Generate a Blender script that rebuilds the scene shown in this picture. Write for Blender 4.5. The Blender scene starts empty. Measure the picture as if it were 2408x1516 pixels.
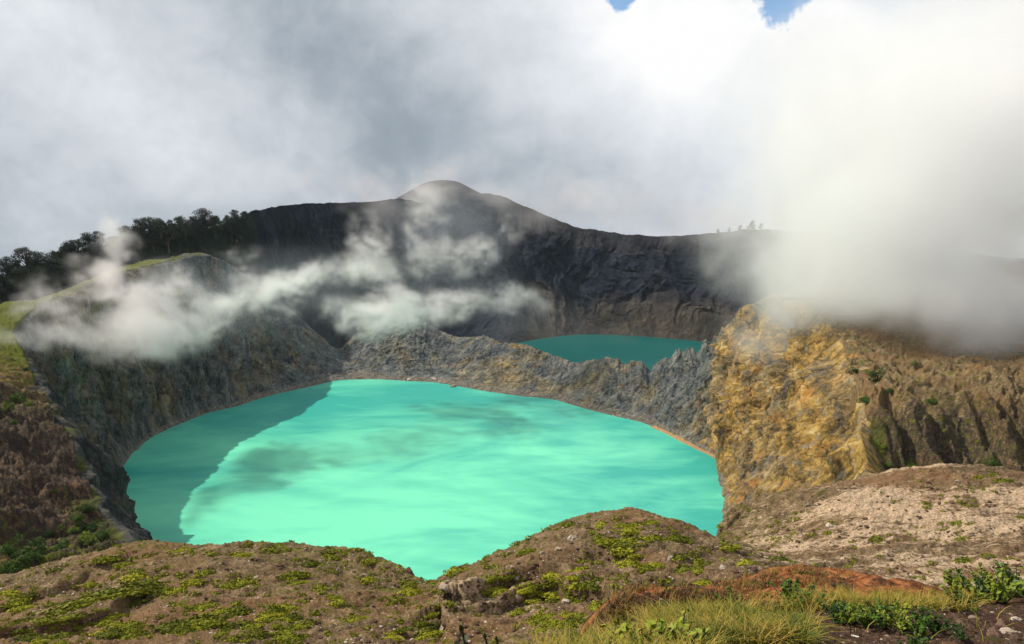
import bpy, math, random
import numpy as np
from mathutils import Vector
random.seed(7); rng = np.random.default_rng(7)
PI = math.pi
sc = bpy.context.scene
col = sc.collection

# ------------------------------------------------------------------ camera geometry
F = 1890.0; PITCH = math.radians(9.25); CP, SP = math.cos(PITCH), math.sin(PITCH)
LAKE_Z = -130.0
def P(u, v, d):                      # survey sighting (photo column, row) at forward distance d -> world point
    su, sv = (u - 1204) / F, (v - 758) / F
    k = d / (CP - sv * SP)
    return (su * k, d, (-SP - sv * CP) * k)
def L(u, v, z=LAKE_Z):               # sighting that lands on a level z
    su, sv = (u - 1204) / F, (v - 758) / F
    k = z / (-SP - sv * CP)
    return (su * k, (CP - sv * SP) * k, z)

# ------------------------------------------------------------------ noise (numpy, gradient noise)
_perm = rng.permutation(256).astype(np.int64); _perm = np.concatenate([_perm, _perm, _perm])
_gr = rng.normal(size=(256, 3)); _gr /= np.linalg.norm(_gr, axis=1)[:, None]
def noise3(x, y, z):
    x = np.asarray(x, float); y = np.asarray(y, float) + 0 * x; z = np.asarray(z, float) + 0 * x
    xi, yi, zi = np.floor(x).astype(np.int64), np.floor(y).astype(np.int64), np.floor(z).astype(np.int64)
    xf, yf, zf = x - xi, y - yi, z - zi
    u, v, w = [t * t * t * (t * (t * 6 - 15) + 10) for t in (xf, yf, zf)]
    r = 0
    for i in (0, 1):
        for j in (0, 1):
            for k in (0, 1):
                h = _perm[_perm[_perm[(xi + i) & 255] + ((yi + j) & 255)] + ((zi + k) & 255)]
                g = _gr[h]
                d = g[..., 0] * (xf - i) + g[..., 1] * (yf - j) + g[..., 2] * (zf - k)
                r = r + d * (u if i else 1 - u) * (v if j else 1 - v) * (w if k else 1 - w)
    return r * 1.6
def fbm(x, y, z, n=4, lac=2.03, gain=0.5):
    r = 0; a = 1; s = 1
    for i in range(n):
        r = r + a * noise3(np.asarray(x) * s + 17.3 * i, np.asarray(y) * s - 9.1 * i, np.asarray(z) * s + 4.7 * i)
        a *= gain; s *= lac
    return r
def ridged(x, y, z, n=4, gain=0.5):
    r = 0; a = 1; s = 1
    for i in range(n):
        r = r + a * (1 - np.abs(noise3(np.asarray(x) * s + 31.3 * i, np.asarray(y) * s - 5.1 * i, np.asarray(z) * s + 7.7 * i)) * 2)
        a *= gain; s *= 2.07
    return r
def sstep(a, b, x):
    t = np.clip((x - a) / (b - a), 0, 1); return t * t * (3 - 2 * t)

# ------------------------------------------------------------------ mesh helpers
def mesh_np(name, V, Fq, mats=(), smooth=False, attrs=None):
    me = bpy.data.meshes.new(name)
    V = np.ascontiguousarray(V, dtype=np.float32); Fq = np.ascontiguousarray(Fq, dtype=np.int32)
    k = Fq.shape[1]
    me.vertices.add(len(V)); me.vertices.foreach_set('co', V.ravel())
    me.loops.add(Fq.size); me.loops.foreach_set('vertex_index', Fq.ravel())
    me.polygons.add(len(Fq)); me.polygons.foreach_set('loop_start', np.arange(0, Fq.size, k, dtype=np.int32))
    me.polygons.foreach_set('use_smooth', np.full(len(Fq), smooth))
    for m in mats: me.materials.append(m)
    if attrs:
        for an, arr in attrs.items():
            at = me.attributes.new(an, 'FLOAT', 'POINT'); at.data.foreach_set('value', np.ascontiguousarray(arr, dtype=np.float32).ravel())
    me.update(calc_edges=True); me.validate()
    return me
def link(name, data, parent=None, loc=(0, 0, 0)):
    o = bpy.data.objects.new(name, data); col.objects.link(o); o.location = loc
    if parent: o.parent = parent
    return o
def tag(o, label=None, cat=None, group=None, kind=None):
    if label: o['label'] = label
    if cat: o['category'] = cat
    if group: o['group'] = group
    if kind: o['kind'] = kind
    return o
def grid_faces(nr, nc):
    i = np.arange(nr * nc).reshape(nr, nc)
    return np.stack([i[:-1, :-1], i[:-1, 1:], i[1:, 1:], i[1:, :-1]], -1).reshape(-1, 4)
def cull(V, Fq, keep, attrs):
    fk = keep[Fq].any(axis=1); Fq = Fq[fk]
    used = np.zeros(len(V), bool); used[Fq.ravel()] = True
    idx = np.cumsum(used) - 1
    return V[used], idx[Fq], {k: a[used] for k, a in attrs.items()}

# ------------------------------------------------------------------ material helpers
class NT:
    def __init__(s, name, vol=False):
        s.m = bpy.data.materials.new(name); s.m.use_nodes = True
        s.t = s.m.node_tree; s.t.nodes.clear()
        s.out = s.n('ShaderNodeOutputMaterial')
    def n(s, typ, **kw):
        nd = s.t.nodes.new(typ)
        for k, v in kw.items():
            if k == 'inp':
                for kk, vv in v.items():
                    if isinstance(vv, bpy.types.NodeSocket): s.t.links.new(vv, nd.inputs[kk])
                    else: nd.inputs[kk].default_value = vv
            else: setattr(nd, k, v)
        return nd
    def l(s, a, b): s.t.links.new(a, b)
    def pos(s, scale=(1, 1, 1), rot=(0, 0, 0), obj=False):
        c = s.n('ShaderNodeTexCoord').outputs['Object'] if obj else s.n('ShaderNodeNewGeometry').outputs['Position']
        mp = s.n('ShaderNodeMapping', inp={'Vector': c, 'Scale': scale, 'Rotation': rot})
        return mp.outputs[0]
    def noise(s, vec, scale, detail=4, rough=.55, dist=0, kind='FBM'):
        return s.n('ShaderNodeTexNoise', inp={'Vector': vec, 'Scale': scale, 'Detail': detail, 'Roughness': rough, 'Distortion': dist}).outputs['Fac']
    def ramp(s, fac, stops, interp='LINEAR'):
        r = s.n('ShaderNodeValToRGB', inp={'Fac': fac}); cr = r.color_ramp; cr.interpolation = interp
        while len(cr.elements) < len(stops): cr.elements.new(.5)
        for e, (p, c) in zip(cr.elements, stops):
            e.position = p; e.color = (*c, 1) if not isinstance(c, (int, float)) else (c, c, c, 1)
        return r.outputs[0]
    def math(s, op, a, b=0.0, clamp=False):
        nd = s.n('ShaderNodeMath', operation=op, use_clamp=clamp)
        for i, v in enumerate((a, b)):
            if isinstance(v, bpy.types.NodeSocket): s.l(v, nd.inputs[i])
            else: nd.inputs[i].default_value = v
        return nd.outputs[0]
    def mix(s, f, a, b, blend='MIX'):
        nd = s.n('ShaderNodeMix', data_type='RGBA', blend_type=blend)
        for i, v in ((0, f), (6, a), (7, b)):
            if isinstance(v, bpy.types.NodeSocket): s.l(v, nd.inputs[i])
            elif i: nd.inputs[i].default_value = (*v, 1)
            else: nd.inputs[i].default_value = v
        return nd.outputs[2]
    def attr(s, name): return s.n('ShaderNodeAttribute', attribute_name=name).outputs['Fac']
    def bsdf(s, base, rough=.9, bump=None, bs=.5, bd=1.0, spec=.2):
        b = s.n('ShaderNodeBsdfPrincipled', inp={'Roughness': rough, 'Specular IOR Level': spec})
        if isinstance(base, bpy.types.NodeSocket): s.l(base, b.inputs['Base Color'])
        else: b.inputs['Base Color'].default_value = (*base, 1)
        if bump is not None:
            bp = s.n('ShaderNodeBump', inp={'Height': bump, 'Strength': bs, 'Distance': bd}); s.l(bp.outputs[0], b.inputs['Normal'])
        s.l(b.outputs[0], s.out.inputs['Surface'])
        return b

def mat_slopes():
    m = NT('volcanic_ground')
    p = m.pos()
    big = m.noise(p, .045, 5, .6); mid = m.noise(p, .5, 7, .68, .3); fine = m.noise(p, 3.6, 6, .75)
    st = m.noise(m.pos(scale=(.35, 1.6, 1.0), rot=(0, 0, math.radians(-28))), .9, 6, .65, .4)
    c = m.ramp(m.mix(.5, mid, fine), [(.36, (.028, .020, .012)), (.45, (.10, .066, .036)), (.54, (.20, .135, .075)), (.64, (.43, .315, .20))])
    c = m.mix(m.ramp(big, [(.45, 0.), (.62, .7)]), c, (.20, .105, .05))
    pale = m.ramp(m.math('ADD', st, m.math('MULTIPLY', m.math('SUBTRACT', m.attr('pale'), .5), .5)), [(.50, 0.), (.63, 1.)])
    c = m.mix(pale, c, m.ramp(fine, [(.35, (.22, .14, .08)), (.5, (.44, .31, .20)), (.65, (.70, .54, .38))]))
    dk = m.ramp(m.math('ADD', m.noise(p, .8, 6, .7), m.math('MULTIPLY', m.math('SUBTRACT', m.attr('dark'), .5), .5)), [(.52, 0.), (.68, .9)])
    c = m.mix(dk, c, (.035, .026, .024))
    sp = m.ramp(m.math('ADD', m.noise(p, 1.5, 6, .72, .3), m.math('MULTIPLY', m.math('SUBTRACT', m.attr('green'), .42), .5)), [(.55, 0.), (.63, .75)])
    c = m.mix(sp, c, m.ramp(fine, [(.4, (.045, .052, .008)), (.6, (.14, .145, .015))]))
    # pebbles
    vo = m.n('ShaderNodeTexVoronoi', inp={'Vector': p, 'Scale': 1.9, 'Randomness': 1.0})
    peb = m.math('MULTIPLY', m.ramp(vo.outputs['Distance'], [(.10, 1.), (.2, 0.)]), m.ramp(m.noise(p, .7, 3), [(.5, 0.), (.62, .8)]))
    c = m.mix(peb, c, (.48, .39, .31))
    g = m.ramp(m.math('ADD', m.noise(m.pos(scale=(.6, 1.2, 1), rot=(0, 0, math.radians(-28))), .55, 7, .68, .3), m.math('MULTIPLY', m.math('SUBTRACT', m.attr('green'), .5), .7)), [(.54, 0.), (.62, 1.)])
    c = m.mix(g, c, m.ramp(fine, [(.3, (.035, .045, .006)), (.55, (.11, .125, .012)), (.75, (.20, .20, .02))]))
    c = m.mix(m.attr('rust'), c, m.ramp(fine, [(.3, (.14, .035, .012)), (.7, (.36, .12, .035))]))
    m.bsdf(c, .95, m.math('ADD', m.math('MULTIPLY', mid, 1.4), m.math('ADD', m.math('MULTIPLY', fine, .5), m.math('MULTIPLY', peb, .3))), .8, .5, .1)
    return m.m
def mat_cliff():
    m = NT('crater_rock')
    pv0 = m.pos(); sx = m.n('ShaderNodeSeparateXYZ', inp={0: pv0}); pv = m.n('ShaderNodeCombineXYZ', inp={0: m.math('ADD', sx.outputs[0], m.math('MULTIPLY', sx.outputs[2], .25)), 1: m.math('ADD', sx.outputs[1], m.math('MULTIPLY', sx.outputs[2], .55)), 2: m.math('MULTIPLY', sx.outputs[2], .16)}).outputs[0]
    warp = m.n('ShaderNodeVectorMath', operation='ADD', inp={0: pv})
    ns = m.n('ShaderNodeTexNoise', inp={'Vector': m.pos(), 'Scale': .03, 'Detail': 3.0})
    sc_ = m.n('ShaderNodeVectorMath', operation='SCALE', inp={0: ns.outputs['Color'], 'Scale': 10.0}); m.l(sc_.outputs[0], warp.inputs[1])
    wv = warp.outputs[0]
    big = m.noise(m.pos(scale=(1, 1, .5)), .035, 6, .62, .3); mid = m.noise(m.pos(scale=(1, 1, .38)), .13, 4, .6, .1); fine = m.noise(m.pos(scale=(1, 1, .7)), .75, 8, .72, .0); patch = m.noise(m.pos(), .06, 6, .6, .6)
    grey = m.ramp(m.mix(.45, mid, fine), [(.36, (.018, .024, .034)), (.46, (.07, .08, .086)), (.56, (.15, .155, .145)), (.66, (.30, .29, .25))])
    tan = m.ramp(m.mix(.4, mid, fine), [(.34, (.04, .034, .022)), (.45, (.13, .105, .055)), (.56, (.25, .20, .105)), (.68, (.42, .36, .25))])
    gold = m.ramp(m.mix(.4, mid, fine), [(.36, (.06, .040, .02)), (.44, (.17, .115, .038)), (.51, (.36, .215, .052)), (.59, (.50, .34, .11)), (.68, (.66, .54, .33))])
    ga = m.attr('gold')
    c = m.mix(m.ramp(m.math('ADD', big, m.math('MULTIPLY', ga, .25)), [(.52, 0.), (.64, .8)]), grey, tan)
    gg = m.ramp(m.math('ADD', patch, m.math('MULTIPLY', m.math('SUBTRACT', ga, .55), .75)), [(.50, 0.), (.62, 1.)])
    c = m.mix(gg, c, gold)
    streak = m.noise(m.pos(scale=(1, 1, .08)), .32, 5, .6)
    c = m.mix(m.math('MULTIPLY', m.ramp(streak, [(.52, 0.), (.66, .75)]), .8), c, (.20, .205, .19))
    c = m.mix(m.math('MULTIPLY', m.ramp(m.noise(m.pos(), .028, 4, .55, .5), [(.46, 0.), (.58, .75)]), ga), c, m.mix(.55, c, grey))
    org = m.noise(m.pos(scale=(1, 1, .45)), .08, 6, .65, .4)
    c = m.mix(m.math('MULTIPLY', m.ramp(org, [(.56, 0.), (.66, .8)]), m.math('ADD', m.math('MULTIPLY', ga, .9), .12)), c, (.40, .19, .045))
    crk = m.math('ABSOLUTE', m.math('SUBTRACT', m.noise(m.pos(scale=(1, 1, .3)), .085, 2.5, .55, .25), .5)); crk2 = m.math('ABSOLUTE', m.math('SUBTRACT', m.noise(m.pos(scale=(1, 1, .45)), .22, 3, .6, .1), .5))
    c = m.mix(m.ramp(crk, [(.0, .8), (.022, 0.)]), c, m.mix(1., c, (.28, .24, .22), 'MULTIPLY'))
    c = m.mix(m.ramp(crk2, [(.0, .6), (.03, 0.)]), c, m.mix(1., c, (.35, .31, .28), 'MULTIPLY'))
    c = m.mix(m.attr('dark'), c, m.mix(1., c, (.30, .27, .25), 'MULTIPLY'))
    zz = m.n('ShaderNodeSeparateXYZ', inp={0: m.pos()}).outputs[2]; bn = m.math('ADD', m.math('MULTIPLY', m.math('ADD', zz, 128.2), .45), m.math('MULTIPLY', m.math('SUBTRACT', mid, .5), 3.0))
    c = m.mix(m.ramp(bn, [(.0, .7), (.2, 0.)]), c, m.ramp(fine, [(.4, (.07, .06, .05)), (.6, (.27, .23, .18))]))
    c = m.mix(m.attr('green'), c, m.ramp(fine, [(.3, (.03, .04, .008)), (.7, (.13, .14, .02))]))
    m.bsdf(c, .92, m.math('ADD', m.math('MULTIPLY', m.math('MINIMUM', crk, .12), 9.0), m.math('ADD', m.math('MULTIPLY', mid, 2.0), m.math('MULTIPLY', fine, 1.2))), .75, 1.5, .15)
    return m.m
def mat_farwall():
    m = NT('shade_toned_lava_rock')
    p = m.pos(scale=(1, 1, .4))
    mid = m.noise(p, .05, 7, .65, .5); fine = m.noise(p, .3, 7, .7, .3)
    c = m.ramp(m.mix(.5, mid, fine), [(.38, (.003, .006, .013)), (.5, (.011, .016, .030)), (.58, (.030, .034, .046)), (.70, (.10, .092, .09))])  # dark basalt tone, with the cloud shade over the far wall painted in
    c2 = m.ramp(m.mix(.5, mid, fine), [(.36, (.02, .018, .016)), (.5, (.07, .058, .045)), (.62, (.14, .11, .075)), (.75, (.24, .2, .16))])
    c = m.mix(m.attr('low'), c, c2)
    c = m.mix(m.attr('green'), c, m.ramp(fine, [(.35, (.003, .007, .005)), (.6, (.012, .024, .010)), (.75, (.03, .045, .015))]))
    m.bsdf(c, .95, m.math('ADD', m.math('MULTIPLY', mid, 6.), m.math('MULTIPLY', fine, 2.)), .8, 1.5, .1)
    return m.m
def mat_lake(name, a, b, bright=True):
    m = NT(name)
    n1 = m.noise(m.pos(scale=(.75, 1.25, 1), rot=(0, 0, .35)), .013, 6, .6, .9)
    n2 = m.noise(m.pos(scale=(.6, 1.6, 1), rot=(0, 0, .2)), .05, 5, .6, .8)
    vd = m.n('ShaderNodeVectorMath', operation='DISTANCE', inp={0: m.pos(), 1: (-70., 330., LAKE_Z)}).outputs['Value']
    f = m.math('ADD', m.mix(.28, n1, n2), m.ramp(m.math('DIVIDE', vd, 260.), [(.10, .19), (.72, 0.)]))  # sunlit patches and cloud-shaded far water are painted into the lake colour
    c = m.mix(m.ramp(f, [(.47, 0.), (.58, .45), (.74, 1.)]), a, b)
    rip = m.noise(m.pos(scale=(1, 2.5, 1)), .9, 4, .6)
    m.bsdf(c, .35, rip, .12, .3, .22)
    return m.m
def mat_leaf(name, cols, rough=.7):
    m = NT(name)
    oi = m.n('ShaderNodeObjectInfo').outputs['Random']
    n = m.noise(m.pos(), 3.1, 3)
    f = m.mix(.5, n, oi)
    c = m.ramp(f, [(.25, cols[0]), (.5, cols[1]), (.75, cols[2])])
    m.bsdf(c, rough, spec=.15)
    return m.m
M_slope, M_cliff, M_far = mat_slopes(), mat_cliff(), mat_farwall()
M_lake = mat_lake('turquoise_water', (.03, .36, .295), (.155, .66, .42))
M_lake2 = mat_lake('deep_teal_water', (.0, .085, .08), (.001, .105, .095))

# ------------------------------------------------------------------ main height function (thin plate spline through surveyed points)
rim_s = [  # crater rim, left promontory round the back to the right cliff : (u, v, d)
 (325,1290,168),(290,1240,176),(222,1135,200),(170,1020,228),(105,905,262),(46,790,310),(85,740,345),(150,705,375),(260,655,430),(400,620,480),
 (500,603,530),(590,655,575),(680,725,590),(755,790,600),(800,818,605),(850,775,612),(950,742,615),(1050,757,608),(1125,790,590),(1190,796,572),
 (1260,815,555),(1345,852,530),(1390,842,512),(1440,838,500),(1490,850,490),(1545,862,480),(1610,820,462),(1665,792,450),(1712,738,442),(1765,718,432),
 (1880,715,400),(1960,790,355),(1992,890,305),(2018,975,268),(2027,1110,226),(1990,1180,200)]
rim = np.array([P(*q) for q in rim_s])
shore = np.array([(-62,180,0),(-72,194,0),(-92,216,0),(-112,244,0),(-138,278,0)] + [L(*q) for q in
 [(262,1165),(285,1105),(320,1060),(370,1022),(480,975),(560,955),(640,930),(720,912),(790,896),(850,893),(900,893),(960,897),(1020,900),(1070,908),(1150,922),
  (1230,933),(1300,940),(1370,960),(1440,978),(1500,992),(1550,1010),(1600,1035),(1645,1058),(1680,1078),(1690,1115),(1697,1150),(1699,1190),(1701,1235)]] + [(78,262,0),(74,225,0),(66,195,0)])
shore[:, 2] = LAKE_Z
assert len(shore) == len(rim), (len(shore), len(rim))
near_crest = [(1800,1262,175),(1740,1275,140),(1703,1262,121),(1722,1235,123),(1780,1183,127),(1706,1278,118),(1700,1281,104),(1620,1250,106),(1530,1219,108),(1450,1210,108),(1380,1225,107),(1300,1262,105),(1200,1310,101),
 (1060,1365,95),(1000,1388,92),(940,1362,96),(860,1325,101),(780,1300,105),(650,1287,109),(560,1297,111),(420,1292,113),(300,1288,115)]
# points with heights
ctl = [P(*q) for q in rim_s] + [P(*q) for q in
 [(0,1375,110),(150,1325,112),(300,1290,112),(420,1294,110),(560,1299,108),(650,1289,106),(780,1302,102),(860,1327,98),(940,1364,93),(1000,1390,90),
  (0,1516,70),(300,1516,68),(600,1516,66),(900,1516,64),(300,1400,88),(650,1400,84),(850,1430,78),(0,1450,88),(1010,1440,81),(1030,1516,64),
  (1060,1367,92),(1200,1312,98),(1300,1264,102),(1380,1227,104),(1450,1212,105),(1530,1221,105),(1620,1252,103),(1700,1283,100),(1760,1312,97),(1830,1340,93),
  (1080,1450,74),(1300,1400,77),(1450,1300,88),(1600,1350,80),(1200,1516,58),(1500,1420,67),(1750,1385,74),(1300,1330,88),
  (1708,1262,116),(1722,1237,120),(1780,1184,124),(1860,1157,128),(2000,1130,132),(2100,1112,135),(2250,1102,137),(2330,1107,137),(2408,1122,132),
  (1760,1300,106),(1900,1250,105),(2100,1250,103),(2300,1250,100),(1900,1345,87),(2100,1350,80),(2300,1350,76),(2408,1220,106),(2600,1200,110),(2600,1350,80),
  (0,742,332),(60,722,350),(0,850,270),(0,1000,215),(0,1150,180),(60,1130,188),(120,1060,205),(0,1222,166),(120,1190,178),(205,1155,190),(-200,1240,160),(-200,1330,154),
  (0,1290,163),(0,1345,159),(100,1270,171),(200,1230,181),(250,1265,172),
  (-200,742,300),(-300,900,220),(-300,1100,170),(-300,1350,120),(-300,1516,70),
  (2060,990,262),(2120,960,268),(2200,985,262),(2300,955,266),(2408,985,260),(2600,960,260),
  (2060,1112,253),(2150,1112,251),(2250,1108,250),(2350,1104,250),(2500,1104,250),
  (2100,900,300),(2200,850,335),(2300,800,365),(2408,760,390),(2600,760,390),(2408,880,300),
  (2100,740,440),(2300,650,480),(1850,690,480),(2600,600,480)]]
ctl += [(-60,40,-30),(0,40,-26),(60,40,-26),(-120,130,-75),(-60,132,-70),(60,170,-85),(110,190,-86),(160,190,-80),(-300,400,-90),(-330,300,-90)]
ctl = np.array(ctl)
def tps_fit(c, lam=4.0):
    n = len(c); d = np.linalg.norm(c[:, None, :2] - c[None, :, :2], axis=2) + 1e-9
    K = d * d * np.log(d) + lam * np.eye(n) * 10; Pm = np.c_[np.ones(n), c[:, :2]]
    A = np.block([[K, Pm], [Pm.T, np.zeros((3, 3))]])
    return np.linalg.solve(A, np.r_[c[:, 2], 0, 0, 0])
def tps_eval(c, w, x, y):
    x = np.asarray(x, float); sh = x.shape; x = x.ravel(); y = np.asarray(y, float).ravel(); r = np.empty_like(x)
    for a in range(0, len(x), 50000):
        xs, ys = x[a:a+50000, None], y[a:a+50000, None]
        d2 = (xs - c[:, 0]) ** 2 + (ys - c[:, 1]) ** 2 + 1e-9
        r[a:a+50000] = (.5 * d2 * np.log(d2)) @ w[:len(c)] + w[-3] + w[-2] * xs[:, 0] + w[-1] * ys[:, 0]
    return r.reshape(sh)
W_main = tps_fit(ctl)
poly = np.array([p[:2] for p in rim] + [P(*q)[:2] for q in near_crest])
def inside_dist(x, y):
    x = np.asarray(x, float); sh = x.shape; x = x.ravel(); y = np.asarray(y, float).ravel()
    ins = np.zeros(len(x), bool); dm = np.full(len(x), 1e9)
    for i in range(len(poly)):
        a, b = poly[i], poly[(i + 1) % len(poly)]
        e = b - a; t = np.clip(((x - a[0]) * e[0] + (y - a[1]) * e[1]) / (e @ e + 1e-9), 0, 1)
        dm = np.minimum(dm, np.hypot(x - a[0] - t * e[0], y - a[1] - t * e[1]))
        c = (a[1] > y) != (b[1] > y)
        if abs(e[1]) > 1e-9: ins ^= c & (x < e[0] * (y - a[1]) / e[1] + a[0])
    return np.where(ins, dm, -dm).reshape(sh)
# erosion steps : polylines (sightings) with a small rise on their far side
steps = [([(1090,1398,79),(1150,1388,81),(1210,1378,83),(1262,1382,83)], 1.5), ([(1080,1418,76),(1180,1412,77),(1290,1392,79),(1390,1402,76),(1480,1400,74)], 1.3),
         ([(1300,1340,87),(1400,1320,89),(1500,1330,86)], .5), ([(0,1500,74),(170,1490,76),(300,1440,84)], 1.0), ([(60,1430,90),(250,1370,100)], .5),
         ([(1700,1390,74),(1800,1375,78),(1900,1360,84)], .6), ([(600,1330,103),(760,1320,101),(900,1350,95)], .5), ([(1042,1425,80),(1040,1470,72),(1045,1516,64)], 1.2)]
step_pl = [(np.array([P(*q)[:2] for q in pl]), h) for pl, h in steps]
def H(x, y, full=True):
    x = np.asarray(x, float); y = np.asarray(y, float)
    esc = sstep(60, 90, x) * sstep(225, 240, y) * (1 - sstep(300, 380, y)); lef = (1 - sstep(-85, -68, x)) * sstep(140, 156, y) * (1 - sstep(230, 290, y))
    yw = y + esc * 8 * (ridged(x / 19, .5, 1.5, 3, .55) - .9) * (1 - sstep(262, 290, y)) + lef * 4 * fbm(x / 25, y / 25, 3.5, 3)
    z = tps_eval(ctl, W_main, x, yw)
    far = sstep(140, 200, y)
    z = z + 1.1 * (1 - .3 * far) * fbm(x / 16, y / 16, .5, 3)
    ca, sa = math.cos(math.radians(28)), math.sin(math.radians(28))
    xr, yr = x * ca + y * sa, -x * sa + y * ca
    z = z + .40 * ridged(xr / 10, yr / 3.4, 2.2, 5, .62) * (1 + far) + .20 * fbm(x / 1.2, y / 1.2, 3.3, 3, gain=.65)
    # badland escarpment and gullies right of the gold cliff
    z = z + esc * ((ridged(x / 17 + .7 * fbm(x / 30, y / 30, 9, 2), y / 46, 5.1, 4, .55) - 1) * 4.5)
    z = z + lef * ((ridged(xr / 34 + .5 * fbm(x / 20, y / 20, 1., 2), yr / 17, 8.8, 3, .5) - 1) * 4.0 + 1.3 * fbm(x / 4.5, y / 4.5, z / 4.5, 4, gain=.6))
    for pl, h in step_pl:
        dm = np.full(x.shape, 1e9); sd = np.zeros(x.shape)
        for a, b in zip(pl[:-1], pl[1:]):
            e = b - a; t = np.clip(((x - a[0]) * e[0] + (y - a[1]) * e[1]) / (e @ e), 0, 1)
            dx, dy = x - a[0] - t * e[0], y - a[1] - t * e[1]; d = np.hypot(dx, dy)
            s = np.sign((e[0]) * dy - (e[1]) * dx) * d
            if b[0] < a[0]: s = -s
            sd = np.where(d < dm, s, sd); dm = np.minimum(dm, d)
        sd = sd + 1.1 * fbm(x / 7, y / 7, 6.1, 2)
        ends = 1 - sstep(3, 8, dm)
        z = z + h * ends * (sstep(-.3, .3, sd) - .5) * (1 - sstep(1, 8, np.abs(sd))) * 1.5
    if full:
        di = inside_dist(x, y) + .8 * fbm(x / 5, y / 5, 1.7, 3)
        st_ = sstep(140, 170, y)
        dd = np.maximum(di + 2.6 * st_, 0)
        z = z - (9.0 + 30 * st_) * dd * dd / (dd + 2.0 - 1.4 * st_)
        z = z - 60 * sstep(-190, -160, x) * (1 - sstep(118, 140, x)) * sstep(428, 440, y)
    return z

GRID = {}
def HG(x, y):                       # height looked up in the finished terrain mesh
    x = np.asarray(x, float); y = np.asarray(y, float); ys = GRID['ys']
    r_ = np.clip(np.interp(y, ys, np.arange(len(ys))), 0, len(ys) - 1.001); c_ = np.clip((x / y - GRID['su0']) / GRID['ds'], 0, GRID['n'] - 1.001)
    i, j = r_.astype(int), c_.astype(int); f, g = r_ - i, c_ - j; Z = GRID['Z']
    return (Z[i, j] * (1 - g) + Z[i, j+1] * g) * (1 - f) + (Z[i+1, j] * (1 - g) + Z[i+1, j+1] * g) * f
def build_slopes():
    su = np.linspace(-.86, .86, 1300)
    ys = [32.0]
    while ys[-1] < 490:
        y = ys[-1]; st = .0042 * y
        if 236 < y < 275: st = .35
        ys.append(y + st)
    ys = np.array(ys)
    X = su[None, :] * ys[:, None]; Y = np.repeat(ys[:, None], len(su), 1)
    Z = H(X, Y); di = inside_dist(X, Y)
    GRID.update(su0=su[0], ds=su[1] - su[0], n=len(su), ys=ys, Z=Z)
    V = np.stack([X, Y, Z], -1).reshape(-1, 3)
    x, y, z = X.ravel(), Y.ravel(), Z.ravel()
    u = 1204 + F * (x / y) * .96
    left_s = (1 - sstep(-78, -62, x)) * sstep(140, 160, y)
    lefthill = (1 - sstep(-5, 5, x)) * (1 - sstep(125, 140, y))
    midhill = sstep(-8, 0, x) * (1 - sstep(26, 34, x - (y - 95) * .2)) * (1 - sstep(110, 125, y))
    righthill = sstep(26, 34, x - (y - 95) * .2) * (1 - sstep(145, 160, y))
    plateau = sstep(225, 250, y) * sstep(60, 90, x)
    green = .42 * np.ones_like(x); green += lefthill * .02 + midhill * -.02 + righthill * -.06
    # left slope: bright green crest strip, bare lower part, green bottom
    green = green + left_s * (.36 * sstep(235, 300, y) + .12 * sstep(190, 240, y) - .1 + .25 * (1 - sstep(160, 176, y)))
    green = green + plateau * .045
    crest = np.exp(-((np.abs(di.ravel()) - 2) / 5) ** 2) * (y < 130) * .08
    green = green + crest
    pale = .22 + righthill * .45 * fbm(x / 16, y / 9, 2., 3) + righthill * (.40 - .30 * sstep(108, 134, y)) - .1 * righthill * sstep(60, 85, x) + plateau * .04 + midhill * .02
    pale = pale + (np.exp(-(((x - P(1080,1420,78)[0]) / 7) ** 2 + ((y - 79) / 4) ** 2))) * .5
    dark = .18 + left_s * (.72 * (1 - sstep(225, 270, y)) - .12 * np.exp(-((y - 186) / 7.) ** 2)) + plateau * .62 * (1 - sstep(262, 270, y)) + .1 * lefthill * (1 - sstep(-70, -40, x))  # left slope: ridge shadow painted into the ground as well as dark rock tone
    rust = np.zeros_like(x)
    at = dict(green=green, pale=pale, dark=dark, rust=rust)
    keep = z > -138
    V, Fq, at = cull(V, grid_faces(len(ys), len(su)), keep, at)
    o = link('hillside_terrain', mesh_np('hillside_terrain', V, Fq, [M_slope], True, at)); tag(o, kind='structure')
build_slopes()

# ------------------------------------------------------------------ crater wall (loft between the water line and the rim)
def resample(A, n, w=None):
    """Catmull-Rom resample of control rows A to n rows, spacing even in arc length"""
    A = np.asarray(A, float); m = len(A)
    ext = np.vstack([2 * A[0] - A[1], A, 2 * A[-1] - A[-2]])
    ts = np.linspace(0, m - 1, (m - 1) * 24 + 1); i = np.minimum(ts.astype(int), m - 2); t = (ts - i)[:, None]
    p0, p1, p2, p3 = ext[i], ext[i + 1], ext[i + 2], ext[i + 3]
    C = .5 * (2 * p1 + (p2 - p0) * t + (2 * p0 - 5 * p1 + 4 * p2 - p3) * t * t + (3 * p1 - p0 - 3 * p2 + p3) * t ** 3)
    k = C[:, :3] if w is None else C[:, w]
    s = np.r_[0, np.cumsum(np.linalg.norm(np.diff(k, axis=0), axis=1))]
    q = np.linspace(0, s[-1], n)
    return np.stack([np.interp(q, s, C[:, j]) for j in range(C.shape[1])], 1), q, np.interp(q, s, ts)

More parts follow.
